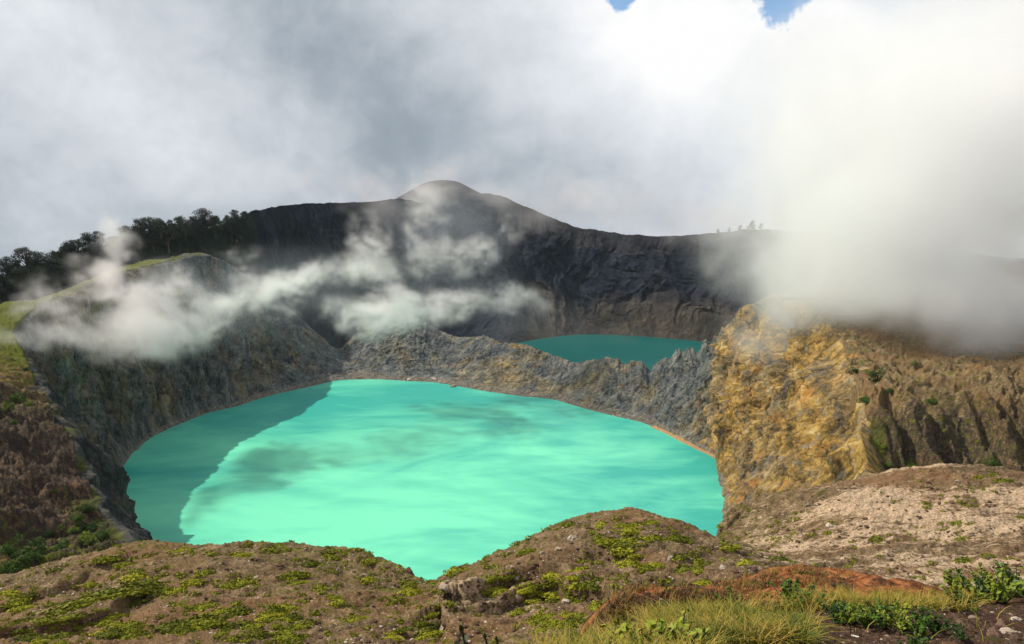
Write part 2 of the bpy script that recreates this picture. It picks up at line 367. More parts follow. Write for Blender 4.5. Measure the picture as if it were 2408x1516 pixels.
def build_crater_wall():
    NC, NR, NA = 2300, 170, 10
    C, arc, tt = resample(np.hstack([rim, shore]), NC)
    R, S = C[:, :3].copy(), C[:, 3:]
    wob = (1 - sstep(10, 12, tt)) * sstep(.5, 1.5, tt); R[:, 0] += wob * 2.6 * fbm(arc / 16, .3, .9, 4, gain=.6); R[:, 1] += wob * 2.6 * fbm(arc / 16, 7.3, .9, 4, gain=.6)
    # jagged crest, strongest along the thin dividing ridge
    jag = sstep(12, 14, tt) * (1 - sstep(28, 31, tt)) + .25
    R[:, 2] += jag * (1.2 * (ridged(arc / 17, 0.3, 1.1, 4, .6) - 1.1) + .7 * noise3(arc / 2.5, 3.3, 1.) )
    zx = np.array([0,60,150,230,300,380,470,540,590,640,700,740,780,810,840,865,885,920,950,975,1000,1015,1050,1110,1130,1180,1200,1230,1240,1270,1290,1320,1335,1350,1385,1400,1440,1500,1545,1580,1640])
    zy = np.array([205,195,240,240,250,285,315,345,352,335,330,317,325,325,355,358,338,342,342,375,392,355,330,322,280,272,275,258,282,280,228,232,245,205,210,175,110,55,28,40,60])
    uu = 1204 + F * R[:, 0] / (R[:, 1] * CP - R[:, 2] * SP); vd = np.interp(uu, (zx / 1.4165 + 1900) / 1.701, (zy / 1.4165 + 1200) / 1.701)
    tv = PITCH + np.arctan((vd - 758) / F); m_ = sstep(16, 17.5, tt) * (1 - sstep(28.2, 29, tt))
    R[:, 2] = R[:, 2] * (1 - m_) + m_ * (-R[:, 1] * np.tan(tv) + (.9 + 1.2 * sstep(25, 26, tt)) * noise3(arc / 2.2, 3.3, 1.) + 1.6 * sstep(25.5, 26.5, tt) * noise3(arc / 6, 1.3, 1.) - .8)
    s = np.linspace(-.04, 1, NR)[:, None, None]
    sp = np.sign(s) * np.abs(s) ** .85
    base = S[None] * (1 - sp) + R[None] * sp
    base[..., 2] = S[None, :, 2] * (1 - s[..., 0]) + R[None, :, 2] * s[..., 0]
    # horizontal inward normal
    tan = np.gradient(C[:, :2] + C[:, 3:5], axis=0); nrm = np.stack([tan[:, 1], -tan[:, 0]], 1); nrm /= np.linalg.norm(nrm, axis=1)[:, None]
    X, Y, Z = base[..., 0], base[..., 1], base[..., 2]
    s2 = s[..., 0]; A = np.repeat(arc[None], NR, 0)
    hgt = (R[:, 2] - S[:, 2])[None]
    env = np.clip(s2 * 3 + .08, .08, 1) * np.clip((1.02 - s2) * 6, 0.12, 1) * np.clip(hgt / 60, .35, 1.2)
    big = ridged(A / 38 + .6 * fbm(A / 40, Z / 60, 2., 2), Z / 120, 3.1, 3, .5) - .95
    med = ridged(A / 11 + .7 * fbm(X / 30, Y / 30, Z / 30, 2), Z / 34, 8.1, 4, .55) - 1.0
    sml = fbm(X / 4, Y / 4, Z / 7, 4, gain=.6)
    blk = fbm(X / 7, Y / 7, Z / 13, 4, gain=.55)
    gl = sstep(26, 29, tt)[None]
    dg = A + .75 * (Z + 130) * gl
    big = big * (1 - gl) + gl * (ridged(dg / 44 + .5 * fbm(X / 50, Y / 50, Z / 50, 2), Z / 140, 3.1, 3, .5) - .95) * 1.6
    med = med * (1 - gl) + gl * (ridged(dg / 13 + .4 * fbm(X / 25, Y / 25, Z / 25, 2), Z / 50, 8.1, 3, .5) - 1.0) * 1.1
    rough = ridged(X / 7, Y / 7, Z / 18, 4, .6) - 1.0
    disp = env * ((7.0 + 3 * gl) * big + (3.0 + 2.0 * gl) * med + (.9 - .4 * gl) * sml + (1.9 - 1.1 * gl) * blk + (1.2 - .5 * gl) * rough)
    X = X + nrm[None, :, 0] * disp; Y = Y + nrm[None, :, 1] * disp
    Z = Z + env * (.8 * sml)
    rows = [np.stack([X, Y, Z], -1)]
    # lip that laps onto the outer slope
    top = rows[0][-1]
    out = []
    for k in range(1, NA + 1):
        off = k * .9
        x = top[:, 0] - nrm[:, 0] * off; y = top[:, 1] - nrm[:, 1] * off
        G = H(x, y, False); f = min(1, k / NA) ** .8
        z = top[:, 2] * (1 - f) + (G - .05 if False else G) * f + .12 * (k < NA) - .6 * (k == NA)
        # the ridge between the two lakes falls away behind
        isr = (sstep(11, 12.5, tt) * (1 - sstep(28, 29.5, tt)))
        z = z * (1 - isr) + (top[:, 2] - .5 * k ** 1.6 - 1.0 * k) * isr + isr * .9 * noise3(x / 3, y / 3, 2.)
        out.append(np.stack([x, y, z], -1))
    # outer apron of the dividing ridge down to the second lake
    isr = (sstep(11, 12.5, tt) * (1 - sstep(28, 29.5, tt)))
    for k in range(1, 14):
        off = NA * .9 + k * 3.5
        x = top[:, 0] - nrm[:, 0] * off; y = top[:, 1] - nrm[:, 1] * off
        zl = out[NA - 1][:, 2]
        z = zl - isr * (2.6 * k + 0) - (1 - isr) * 5.5 * k + isr * 1.2 * noise3(x / 6, y / 6, 4.)
        out.append(np.stack([x, y, z], -1))
    V = np.concatenate([rows[0], np.array(out)], 0); nr = V.shape[0]
    T = np.repeat(tt[None], nr, 0).ravel(); SS = np.concatenate([np.repeat(s2, NC, 1), np.ones((nr - NR, NC))], 0).ravel()
    gold = sstep(25.5, 29, T) * (1.0 - .15 * sstep(.7, 1, SS)) + .45 * np.exp(-((T - 19.3) / .9) ** 2) + .34 * np.exp(-((T - 22.5) / 2.2) ** 2) + .22 * np.exp(-((T - 8) / 3) ** 2)
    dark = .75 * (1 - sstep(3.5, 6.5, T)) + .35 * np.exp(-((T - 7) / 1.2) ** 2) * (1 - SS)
    VV = V.reshape(-1, 3)
    ridge_n = fbm(VV[:, 0] / 12, VV[:, 1] / 12, 0, 3)
    kk = np.repeat(np.arange(nr), NC)
    green = ((kk > NR) * (1 - sstep(10, 11, T)) * .85 * sstep(-.35, .25, ridge_n) + (kk > NR + 2) * sstep(30, 31, T) * sstep(-.1, .3, ridge_n) * .8)
    at = dict(gold=gold, dark=np.clip(dark, 0, 1), green=green)
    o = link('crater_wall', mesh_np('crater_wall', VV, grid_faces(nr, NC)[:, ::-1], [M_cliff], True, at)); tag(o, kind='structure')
build_crater_wall()

# ------------------------------------------------------------------ lakes
def disc(name, pts, z, mat):
    C, _, _ = resample(np.array([(q_[0], q_[1], z) for q_ in pts]), 400)
    me = bpy.data.meshes.new(name); me.from_pydata([tuple(q_) for q_ in C], [], [tuple(range(399, -1, -1))]); me.update()
    if me.polygons[0].normal.z < 0: me.flip_normals()
    me.materials.append(mat); o = link(name, me); tag(o, kind='structure'); return o
def build_beach():
    pts_ = [L(u, v, LAKE_Z) for u, v in [(1528,1004),(1560,1016),(1600,1036),(1640,1056),(1668,1070),(1690,1084)]]
    C, arc, tt = resample(np.array(pts_), 160); V = []
    for k, (o, z) in enumerate([(-2.2, -.5), (-1.2, .12), (0, .45), (2, .9), (5, 1.3), (9, 2.)]):
        q = C.copy(); wd = np.sin(np.linspace(0, PI, 160)) ** .6; n_ = noise3(arc / 4, k * .7, .5)
        q[:, 0] += .62 * (o * wd + .35 * n_); q[:, 1] += .78 * (o * wd + .35 * n_); q[:, 2] = LAKE_Z + z * wd - .05; V.append(q)
    m = NT('wet_sand'); n = m.noise(m.pos(), 1.2, 5); m.bsdf(m.ramp(n, [(.3, (.22, .12, .05)), (.7, (.42, .26, .12))]), .8, n, .4, .2)
    o = link('beach', mesh_np('beach', np.concatenate(V), grid_faces(6, 160), [m.m], True)); tag(o, kind='structure')
build_beach()
cen = np.array([-40, 380])
pts = [cen + (p[:2] - cen) * (1 + 14 / np.linalg.norm(p[:2] - cen)) for p in shore] + [np.array([60, 160]), np.array([20, 125]), np.array([-20, 125]), np.array([-60, 160])]
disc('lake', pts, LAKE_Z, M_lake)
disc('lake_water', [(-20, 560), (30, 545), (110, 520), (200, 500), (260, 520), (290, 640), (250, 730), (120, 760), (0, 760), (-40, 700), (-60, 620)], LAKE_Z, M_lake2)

# ------------------------------------------------------------------ far crater wall and forested shoulder
crest_s = [(-400,720,400),(-150,690,425),(0,655,440),(60,640,450),(150,600,465),(250,575,490),(330,552,530),(400,545,560),(480,537,590),(560,516,630),(600,496,680),(700,480,740),
 (800,477,780),(870,476,800),(930,468,805),(1000,478,810),(1060,485,815),(1100,466,822),(1130,455,828),(1180,463,830),(1240,488,828),(1280,505,825),(1360,536,820),(1400,541,815),(1450,549,812),
 (1500,553,810),(1550,556,810),(1650,551,812),(1700,546,812),(1780,540,810),(1900,548,800),(2100,575,790),(2408,610,780),(2900,650,760)]
base_s = [(-400,380,-110),(-150,385,-105),(0,395,-100),(60,400,-98),(150,420,-95),(250,440,-95),(330,470,-98),(400,500,-105),(480,530,-110),(560,570,-125),(600,640,-133),(700,680,-133),
 (800,690,-133),(870,692,-133),(930,694,-133),(1000,694,-133),(1060,694,-133),(1100,692,-133),(1150,688,-133),(1200,676,-133)]
base_p = [((u - 1204) / F * d / .97, d, z) for u, d, z in base_s] + [L(1252,806,-131.5), L(1290,800,-131.5), L(1340,794,-131.5), L(1385,792,-131.5), L(1440,793,-131.5), L(1500,796,-131.5), L(1560,801,-131.5), L(1640,808,-131.5), L(1700,814,-131.5),
 (200,650,-132),(260,620,-132),(340,600,-132),(440,590,-132),(620,580,-132)]
assert len(base_p) == len(crest_s)
def build_far():
    NC, NR, NB = 1500, 170, 14
    Cr = np.array([P(*q) for q in crest_s])
    C, arc, tt = resample(np.hstack([Cr, np.array(base_p)]), NC)
    R, S = C[:, :3].copy(), C[:, 3:]
    R[:, 2] += .9 * noise3(arc / 9, .2, .4) + .5 * noise3(arc / 3, .2, 1.4)
    s = np.linspace(-.02, 1, NR)[:, None]; hp = np.clip(s, 0, 1) ** .9
    X = S[None, :, 0] * (1 - hp) + R[None, :, 0] * hp; Y = S[None, :, 1] * (1 - hp) + R[None, :, 1] * hp
    zz = s ** 1.0; Z = S[None, :, 2] * (1 - zz) + R[None, :, 2] * zz
    A = np.repeat(arc[None], NR, 0)
    env = np.clip(s * 4 - .08, 0, 1) * np.clip((1.0 - s) * 5, .04, 1)
    fo = (1 - sstep(9.5, 12, tt))[None]
    sk = A + .5 * Z + 30 * fbm(X / 90, Y / 90, Z / 60, 3)
    d = env * ((10 * (ridged(sk / 70, Z / 150, 3.3, 3) - .9) + 5 * (ridged(sk / 22 + .5 * fbm(X / 40, Y / 40, Z / 40, 2), Z / 60, 1.3, 4, .55) - 1) + 2.0 * fbm(X / 9, Y / 9, Z / 12, 4, gain=.6)) * (1 - .7 * fo))
    Y = Y - d; X = X + d * .35; Z = Z + env * 1.0 * fbm(X / 7, Y / 7, Z / 7, 3)
    Z = Z + fo * env * 2.2 * fbm(X / 10, Y / 10, 2, 4, gain=.65)
    # pale spur running down to the water on the right
    sp0, sp1 = np.array(P(1545, 684, 742)), np.array(P(1760, 800, 672))
    e = sp1[:2] - sp0[:2]; t = np.clip(((X - sp0[0]) * e[0] + (Y - sp0[1]) * e[1]) / (e @ e), 0, 1)
    dd = np.hypot(X - sp0[0] - t * e[0], Y - sp0[1] - t * e[1])
    Z = np.where(Z < -50, Z + 14 * np.exp(-(dd / 16) ** 2) * sstep(-131, -120, Z), Z)
    top = np.stack([X[-1], Y[-1], Z[-1]], -1); out = []
    for k in range(1, NB):
        out.append(top + np.array([0, k * 6.0, -k * 2.4 - .15 * k * k])[None])
    V = np.concatenate([np.stack([X, Y, Z], -1), np.array(out)], 0); nr = len(V); VV = V.reshape(-1, 3)
    T = np.repeat(tt[None], nr, 0).ravel(); SS = np.concatenate([np.repeat(s, NC, 1), np.ones((nr - NR, NC))], 0).ravel()
    n = fbm(VV[:, 0] / 50, VV[:, 1] / 50, VV[:, 2] / 40, 4)
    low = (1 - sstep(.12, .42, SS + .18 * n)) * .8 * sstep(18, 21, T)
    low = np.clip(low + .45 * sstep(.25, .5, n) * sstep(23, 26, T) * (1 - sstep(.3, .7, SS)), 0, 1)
    pk = sstep(15, 19, T) * .22
    green = (1 - sstep(9.2, 10.2, T + .5 * n)) + .35 * sstep(0, .5, n) * (1 - sstep(13, 15, T)) * (T > 9)
    at = dict(low=np.clip(low + pk * (SS > .8), 0, 1), green=np.clip(green, 0, 1))
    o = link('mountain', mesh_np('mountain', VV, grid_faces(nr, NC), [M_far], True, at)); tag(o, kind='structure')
    return C, tt
FARC, FART = build_far()
def build_hind_peak():
    pr = [(780,560),(840,520),(900,485),(940,462),(980,440),(1010,428),(1040,424),(1075,428),(1110,445),(1160,470),(1230,505),(1320,560)]
    Cr = np.array([P(u, v, 1000) for u, v in pr]); C, arc, tt = resample(Cr, 300)
    NR = 60; V = []
    for i in range(-NR, NR + 1):
        f = i / NR; q = C.copy(); q[:, 1] += f * 160 + 6 * fbm(C[:, 0] / 30, i / 12., 1, 3)
        q[:, 2] -= 110 * abs(f) ** 1.4 + 1.5 * noise3(C[:, 0] / 10, i / 4., 3.) * (abs(f) > .02); V.append(q)
    V = np.array(V); nr = len(V); VV = V.reshape(-1, 3)
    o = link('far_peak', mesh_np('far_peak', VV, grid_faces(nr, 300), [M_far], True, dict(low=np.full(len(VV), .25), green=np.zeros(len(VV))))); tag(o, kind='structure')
build_hind_peak()
def build_valley_floor():
    n = 120; g = np.linspace(-1, 1, n); X, Y = np.meshgrid(g * 3500, g * 3500 + 1500)
    R_ = np.hypot(X, Y - 500); Z = -142 + 2 * fbm(X / 200, Y / 200, 1, 3) - .55 * np.maximum(R_ - 620, 0)
    o = link('ground', mesh_np('ground', np.stack([X, Y, Z], -1).reshape(-1, 3), grid_faces(n, n), [M_far], True, dict(low=np.full(n * n, .3), green=np.full(n * n, .6)))); tag(o, kind='structure')
build_valley_floor()

# ------------------------------------------------------------------ viewpoint ledge at the photographer's feet
lc = [(0,0,-1.65),(3,0,-1.6),(-3,0,-2.6),(8,0,-1.5),(-8,0,-5),(0,-4,-1.4),(8,-4,-1.3),(-8,-4,-4)] + [P(*q) for q in
 [(1240,1560,3.6),(1450,1560,3.7),(1700,1560,3.7),(2000,1560,3.7),(2408,1560,3.7),(1300,1535,4.6),(1450,1485,5.6),(1600,1450,6.4),(1750,1430,6.8),(1900,1425,7),(2050,1425,7.2),(2200,1405,7.8),(2408,1385,8.3),(2700,1370,8.5),
  (1480,1540,10),(1800,1530,11),(2050,1530,11),(2300,1510,11.5),(1600,1480,17),(1800,1480,17),(2100,1480,17),(2400,1480,17),(1400,1448,23),(1500,1422,25),(1600,1398,27),(1700,1372,29),(1820,1350,30),(1950,1350,30),(2100,1400,29),(1380,1500,19),(1700,1420,23),(1900,1410,23),(1300,1580,18),(2400,1440,26),(2800,1440,22)]]
lc += [(-1.5,5,-4.2),(-4,6,-7),(-8,8,-11),(-6,16,-17),(-14,14,-18),(0,12,-10),(1,20,-16.2),(-2,30,-24),(8,38,-25),(20,42,-27),(-20,30,-28),(30,36,-24)]
lc = np.array(lc); W_l = tps_fit(lc, .002)
def HL(x, y):
    x = np.asarray(x, float); y = np.asarray(y, float)
    z = tps_eval(lc, W_l, x, y); k = np.clip(y / 10, .3, 2)
    return z + .10 * k * fbm(x / 1.1, y / 1.1, .3, 4) + .02 * k * fbm(x / .17, y / .17, 5.3, 3) + .30 * np.clip((y - 12) / 10, 0, 1) * fbm(x / 3, y / 3, 4, 3)
def mat_ledge():
    m = NT('ledge_soil'); p = m.pos()
    a = m.noise(p, 1.6, 5, .6); b = m.noise(p, 9, 6, .65); c_ = m.noise(p, 40, 4, .7)
    c = m.ramp(m.mix(.5, b, c_), [(.36, (.012, .006, .004)), (.5, (.048, .022, .012)), (.62, (.11, .055, .032)), (.75, (.24, .15, .10))])
    c = m.mix(m.ramp(a, [(.5, 0.), (.65, .8)]), c, m.ramp(b, [(.3, (.09, .04, .02)), (.7, (.20, .11, .06))]))
    r = m.attr('rust'); rr = m.ramp(m.math('ADD', m.noise(p, .9, 6, .65), m.math('MULTIPLY', m.math('SUBTRACT', r, .5), .8)), [(.5, 0.), (.6, 1.)])
    c = m.mix(rr, c, m.ramp(m.noise(p, 3, 6, .7), [(.35, (.055, .020, .010)), (.5, (.23, .078, .026)), (.65, (.40, .18, .07))]))
    g = m.ramp(m.math('ADD', m.noise(p, 1.1, 6, .65), m.math('MULTIPLY', m.math('SUBTRACT', m.attr('green'), .5), .6)), [(.52, 0.), (.62, 1.)])
    c = m.mix(g, c, (.07, .075, .012))
    m.bsdf(c, .95, m.math('ADD', m.math('MULTIPLY', b, .05), m.math('MULTIPLY', c_, .015)), 1., 1., .1)
    return m.m
M_ledge = mat_ledge()
def build_ledge():
    xs = np.linspace(-1, 1, 620); ys = np.r_[np.linspace(-5, 2, 40)[:-1], 2 * (42 / 2) ** (np.linspace(0, 1, 560))]
    W = np.maximum(10, ys * 1.0 + 3)
    X = xs[None] * W[:, None]; Y = np.repeat(ys[:, None], len(xs), 1); Z = HL(X, Y)
    x, y = X.ravel(), Y.ravel()
    at = dict(rust=sstep(15, 21, y) * .62, green=.35 + .15 * (y < 12) - .2 * (y > 18))
    o = link('viewpoint_ledge', mesh_np('viewpoint_ledge', np.stack([X, Y, Z], -1).reshape(-1, 3), grid_faces(len(ys), len(xs)), [M_ledge], True, at)); tag(o, kind='structure')
build_ledge()

#__PLANTS__
# ------------------------------------------------------------------ vegetation, stones
def raycast(fn, u, v, d0, d1, st=.006):
    ds = d0 * (1 + st) ** np.arange(int(math.log(d1 / d0) / math.log(1 + st)) + 1)
    p = np.array([P(u, v, d) for d in ds]); z = fn(p[:, 0], p[:, 1])
    b = np.nonzero(p[:, 2] < z)[0]
    if len(b) == 0: return None
    i = b[0]
    if i == 0: return (p[0, 0], p[0, 1], z[0])
    g0, g1 = p[i-1, 2] - z[i-1], p[i, 2] - z[i]; t = g0 / (g0 - g1 + 1e-9)
    q = p[i-1] * (1 - t) + p[i] * t
    return (q[0], q[1], z[i-1] * (1 - t) + z[i] * t)
def raycast_many(fn, U, Vv, d0, d1, st=.006):
    ds = d0 * (1 + st) ** np.arange(int(math.log(d1 / d0) / math.log(1 + st)) + 1)
    su, s2 = (np.asarray(U) - 1204) / F, (np.asarray(Vv) - 758) / F
    kx = 1 / (CP - s2 * SP); X = su[:, None] * kx[:, None] * ds; Y = np.repeat(ds[None], len(su), 0); Z = ((-SP - s2 * CP) * kx)[:, None] * ds
    G = fn(X, Y); b = Z < G; hit = b.any(1); i = np.maximum(b.argmax(1), 1); r = np.arange(len(su))
    g0, g1 = (Z - G)[r, i-1], (Z - G)[r, i]; t = np.clip(g0 / (g0 - g1 + 1e-9), 0, 1)
    q = np.stack([X[r, i-1] * (1-t) + X[r, i] * t, Y[r, i-1] * (1-t) + Y[r, i] * t, G[r, i-1] * (1-t) + G[r, i] * t], 1)
    return q[hit], hit
def leaf_quads(c, n, size, r, aspect=1.7, up=0.0):
    """a small pointed leaf quad at every centre c, facing roughly n"""
    m = len(c); a = r.normal(size=(m, 3)); n = n + .55 * r.normal(size=(m, 3)); n[:, 2] += up
    n /= np.linalg.norm(n, axis=1)[:, None] + 1e-9
    t = np.cross(n, a); t /= np.linalg.norm(t, axis=1)[:, None] + 1e-9; b = np.cross(n, t)
    s = size * (.6 + .8 * r.random(m))[:, None]
    V = np.stack([c - t * s * aspect, c + b * s * .8 - t * s * .1, c + t * s * aspect, c - b * s * .8 - t * s * .1], 1)
    return V.reshape(-1, 3), np.arange(4 * m).reshape(m, 4)
def tube_np(pts, rad, k=7):
    pts = np.asarray(pts, float); n = len(pts); V = []; F_ = []
    for i in range(n):
        d = pts[min(i+1, n-1)] - pts[max(i-1, 0)]; d /= np.linalg.norm(d) + 1e-9
        a = np.cross(d, [0.3, 1, .2]); a /= np.linalg.norm(a); b = np.cross(d, a)
        for j in range(k):
            t = 2 * PI * j / k; V.append(pts[i] + rad[i] * (a * math.cos(t) + b * math.sin(t)))
    for i in range(n - 1):
        for j in range(k): F_.append((i*k+j, i*k+(j+1) % k, (i+1)*k+(j+1) % k, (i+1)*k+j))
    return np.array(V), np.array(F_)
def join(parts):
    V = []; Fs = []; o = 0
    for v, f in parts: V.append(v); Fs.append(f + o); o += len(v)
    return np.concatenate(V), np.concatenate(Fs)
def rock_np(r, s=1.0, sq=(1, .8, .6), n=7):
    th = np.linspace(0, PI, n)[:, None]; ph = np.linspace(0, 2 * PI, 2 * n, endpoint=False)[None]
    x, y, z = np.sin(th) * np.cos(ph), np.sin(th) * np.sin(ph), np.cos(th) + 0 * ph
    o = r.random(3) * 50; f = 1 + .42 * noise3(x * 1.3 + o[0], y * 1.3 + o[1], z * 1.3 + o[2]) + .16 * noise3(x * 3.1 + o[0], y * 3.1, z * 3.1 + o[2])
    V = np.stack([x * f * sq[0], y * f * sq[1], z * f * sq[2]], -1).reshape(-1, 3) * s
    i = np.arange(n * 2 * n).reshape(n, 2 * n); j = np.roll(i, -1, 1)
    return V, np.stack([i[:-1], i[1:], j[1:], j[:-1]], -1).reshape(-1, 4)
M_shrub = mat_leaf('olive_shrub_leaf', [(.08, .095, .006), (.19, .20, .010), (.34, .33, .02)])
M_tree = mat_leaf('dark_tree_leaf', [(.004, .009, .006), (.012, .022, .011), (.03, .042, .016)])
M_bush = mat_leaf('fresh_leaf', [(.018, .042, .006), (.055, .11, .012), (.15, .20, .02)])
M_bark = mat_leaf('bark', [(.03, .02, .015), (.07, .05, .035), (.15, .11, .08)], .9)
def mat_stone(name, a, b, c):
    m = NT(name); oi = m.n('ShaderNodeObjectInfo').outputs['Random']
    n = m.noise(m.pos(), 4, 6, .7); f = m.mix(.35, n, oi)
    m.bsdf(m.ramp(f, [(.3, a), (.5, b), (.72, c)]), .9, n, .5, .1); return m.m
M_pale = mat_stone('pale_stone', (.14, .10, .075), (.28, .21, .155), (.52, .44, .37))
M_grit = mat_stone('dark_stone', (.035, .02, .013), (.10, .058, .038), (.25, .165, .11))
r = np.random.default_rng(11)
# --- shrubs on the near hills : low cushions of small leaves over a rough body
def shrub_mesh(i):
    n = 620; ph = r.random(n) * 2 * PI; ct = r.random(n) ** .8; st = np.sqrt(1 - ct * ct)
    o = r.random(3) * 40
    d = np.stack([st * np.cos(ph), st * np.sin(ph), ct], 1)
    f = 1 + .55 * noise3(d[:, 0] * 1.7 + o[0], d[:, 1] * 1.7 + o[1], d[:, 2] * 1.7 + o[2]) + .3 * noise3(d[:, 0] * 4 + o[0], d[:, 1] * 4, d[:, 2] * 4)
    c = d * f[:, None] * (.72 + .32 * r.random(n))[:, None] * np.array([1, .8, .46])
    V, Fq = leaf_quads(c, d, .075, r, 1.5)
    return mesh_np('shrub', V, Fq, [M_shrub])
shrub_me = [shrub_mesh(i) for i in range(7)]
named = 0
def put_shrub(u, v, s, label, group, d=(50, 136), sq=None, q=None):
    q = raycast(HG, u, v, *d) if q is None else q
    if q is None: return
    o = link('shrub', shrub_me[int(r.integers(7))]); o.location = (q[0], q[1], q[2] - .08 * s)
    o.rotation_euler = (r.normal() * .06, r.normal() * .06, sq[1] if sq else r.random() * 6.28)
    a = .8 + .4 * r.random(); o.scale = (s * (sq[0] if sq else a), s / a, s * .9)
    tag(o, label, 'shrub', group)
G1 = 'olive green shrubs on the left foreground hill'; G2 = 'olive green shrubs on the middle foreground hill'; G3 = 'olive green shrubs on the right foreground hill'
big = [  # surveyed large mats : (u, v, radius m, stretch, label, group)
 (230,1412,1.5,2.4,'long mossy green shrub mat left end of the upper streak on the left hill',G1),(300,1392,1.5,2.2,'thick bright green shrub mat in the middle of the upper streak on the left hill',G1),
 (350,1378,1.4,1.8,'rounded bright green shrub mat at the upper right end of the left hill streak',G1),(160,1432,1.5,2.2,'dark edged green shrub mat at the lower left of the left hill streak',G1),
 (310,1420,1.0,2.4,'narrow green shrub strip just under the upper streak on the left hill',G1),(465,1465,1.2,2.4,'long yellow green shrub mat in the lower streak of the left hill',G1),
 (400,1480,1.1,1.8,'small green shrub mat at the lower left end of the lower streak',G1),(520,1442,.9,2.0,'dark green shrub strip at the upper right end of the lower streak',G1),
 (250,1455,.9,2.6,'thin green shrub strip above the dark gully on the left hill',G1),(245,1318,1.3,1.4,'green shrub mound behind the left end of the left hill crest',G1),
 (295,1330,1.1,1.5,'green shrub patch just below the left hill crest near the promontory',G1),(435,1297,1.0,2.2,'green shrub mat on the left hill crest against the water',G1),
 (640,1296,1.3,2.2,'largest green shrub mat on top of the left hill crest against the water',G1),(560,1310,1.2,1.4,'green shrub mat left of the largest one on the left hill crest',G1),
 (780,1312,1.3,1.4,'green shrub mat on the shoulder where the left hill crest turns down',G1),(690,1356,1.3,1.5,'bright green shrub mat in the middle of the left hill below its crest',G1),
 (480,1348,1.1,1.1,'round green shrub alone left of the centre of the left hill',G1),(725,1328,.9,1.6,'green shrub patch just under the crest of the left hill top',G1),
 (965,1395,1.2,1.4,'green shrub mat on the dark slope above the notch between two hills',G1),(1000,1478,1.2,1.3,'green shrub mat in the gully between the left and middle hills',G1),
 (1000,1500,1.3,1.2,'green shrub mat at the bottom of the gully between the two hills',G1),
 (1497,1238,.9,1.5,'bright green shrub on the very top of the middle hill',G2),(1530,1232,.8,1.3,'darker green shrub just right of the middle hill summit',G2),
 (1535,1268,1.0,1.5,'green shrub mat on the right shoulder of the middle hill',G2),(1485,1278,1.0,2.4,'long slanting green shrub strip under the middle hill summit',G2),
 (1495,1308,.9,1.2,'round green shrub at the centre of the middle hill slope',G2),(1715,1290,1.0,1.8,'green shrub mound where the middle hill meets the right hill',G2),
 (1245,1298,.9,2.0,'green shrub mat on the left shoulder of the middle hill crest',G2),(1400,1380,.9,1.0,'round green shrub low on the middle hill above the orange earth',G2),
 (1650,1345,.8,1.2,'green shrub above the orange earth on the middle hill',G2)]
for u, v, s, st, lb, g in big: put_shrub(u, v, s, lb, g, sq=(st, math.radians(18)))
lab = {G1: 'small olive green cushion shrub among stones on the left foreground hill', G2: 'small olive green cushion shrub among stones on the middle foreground hill', G3: 'small olive green cushion shrub on the pale stony right foreground hill'}
def which(x, y):
    xr = x - (y - 95) * .2
    return G1 if x < -8 else (G2 if xr < 30 else G3)
N = 5200
U = r.random(N) * 2420 - 6; Vv = 1105 + r.random(N) * 411
q, hit = raycast_many(HG, U, Vv, 52, 137, .004)
q = q[q[:, 1] > 53]
dens = .6 * fbm(q[:, 0] / 9, q[:, 1] / 6, 1., 3) + .45 * noise3(q[:, 0] / 2.5, q[:, 1] / 2, 4.)
grp = np.array([which(a, b) for a, b in q[:, :2]])
thr = np.where(grp == G1, -.10, np.where(grp == G2, -.02, .10)) - .25 * (np.abs(inside_dist(q[:, 0], q[:, 1])) < 4)
q, grp, dens = q[dens > thr], grp[dens > thr], dens[dens > thr]
size = .16 + .40 * np.abs(r.normal(size=len(q))) * (.6 + np.clip(dens, 0, .6)); size = np.minimum(size, 1.25) * np.where(grp == G3, .75, 1)
size = np.minimum(size, .012 * q[:, 1])
order = np.argsort(-size / q[:, 1])
for i in order[:230]: put_shrub(0, 0, size[i] * 1.15, lab[grp[i]], grp[i], q=q[i], sq=(1.25, math.radians(18 + 15 * r.normal())))
parts = []
for i in order[230:]:
    n = 46; ph = r.random(n) * 2 * PI; ct = r.random(n); st = np.sqrt(1 - ct * ct); d = np.stack([st * np.cos(ph), st * np.sin(ph), ct], 1)
    V, Fq = leaf_quads(d * np.array([1.3, .9, .5]) * (.5 + .5 * r.random(n))[:, None] * size[i], d, .17 * size[i], r, 1.5); parts.append((V + q[i], Fq))
V, Fq = join(parts); tag(link('ground_cover', mesh_np('ground_cover', V, Fq, [M_shrub])), 'tiny green cushion plants dotted over the foreground hills', None, None, 'stuff')
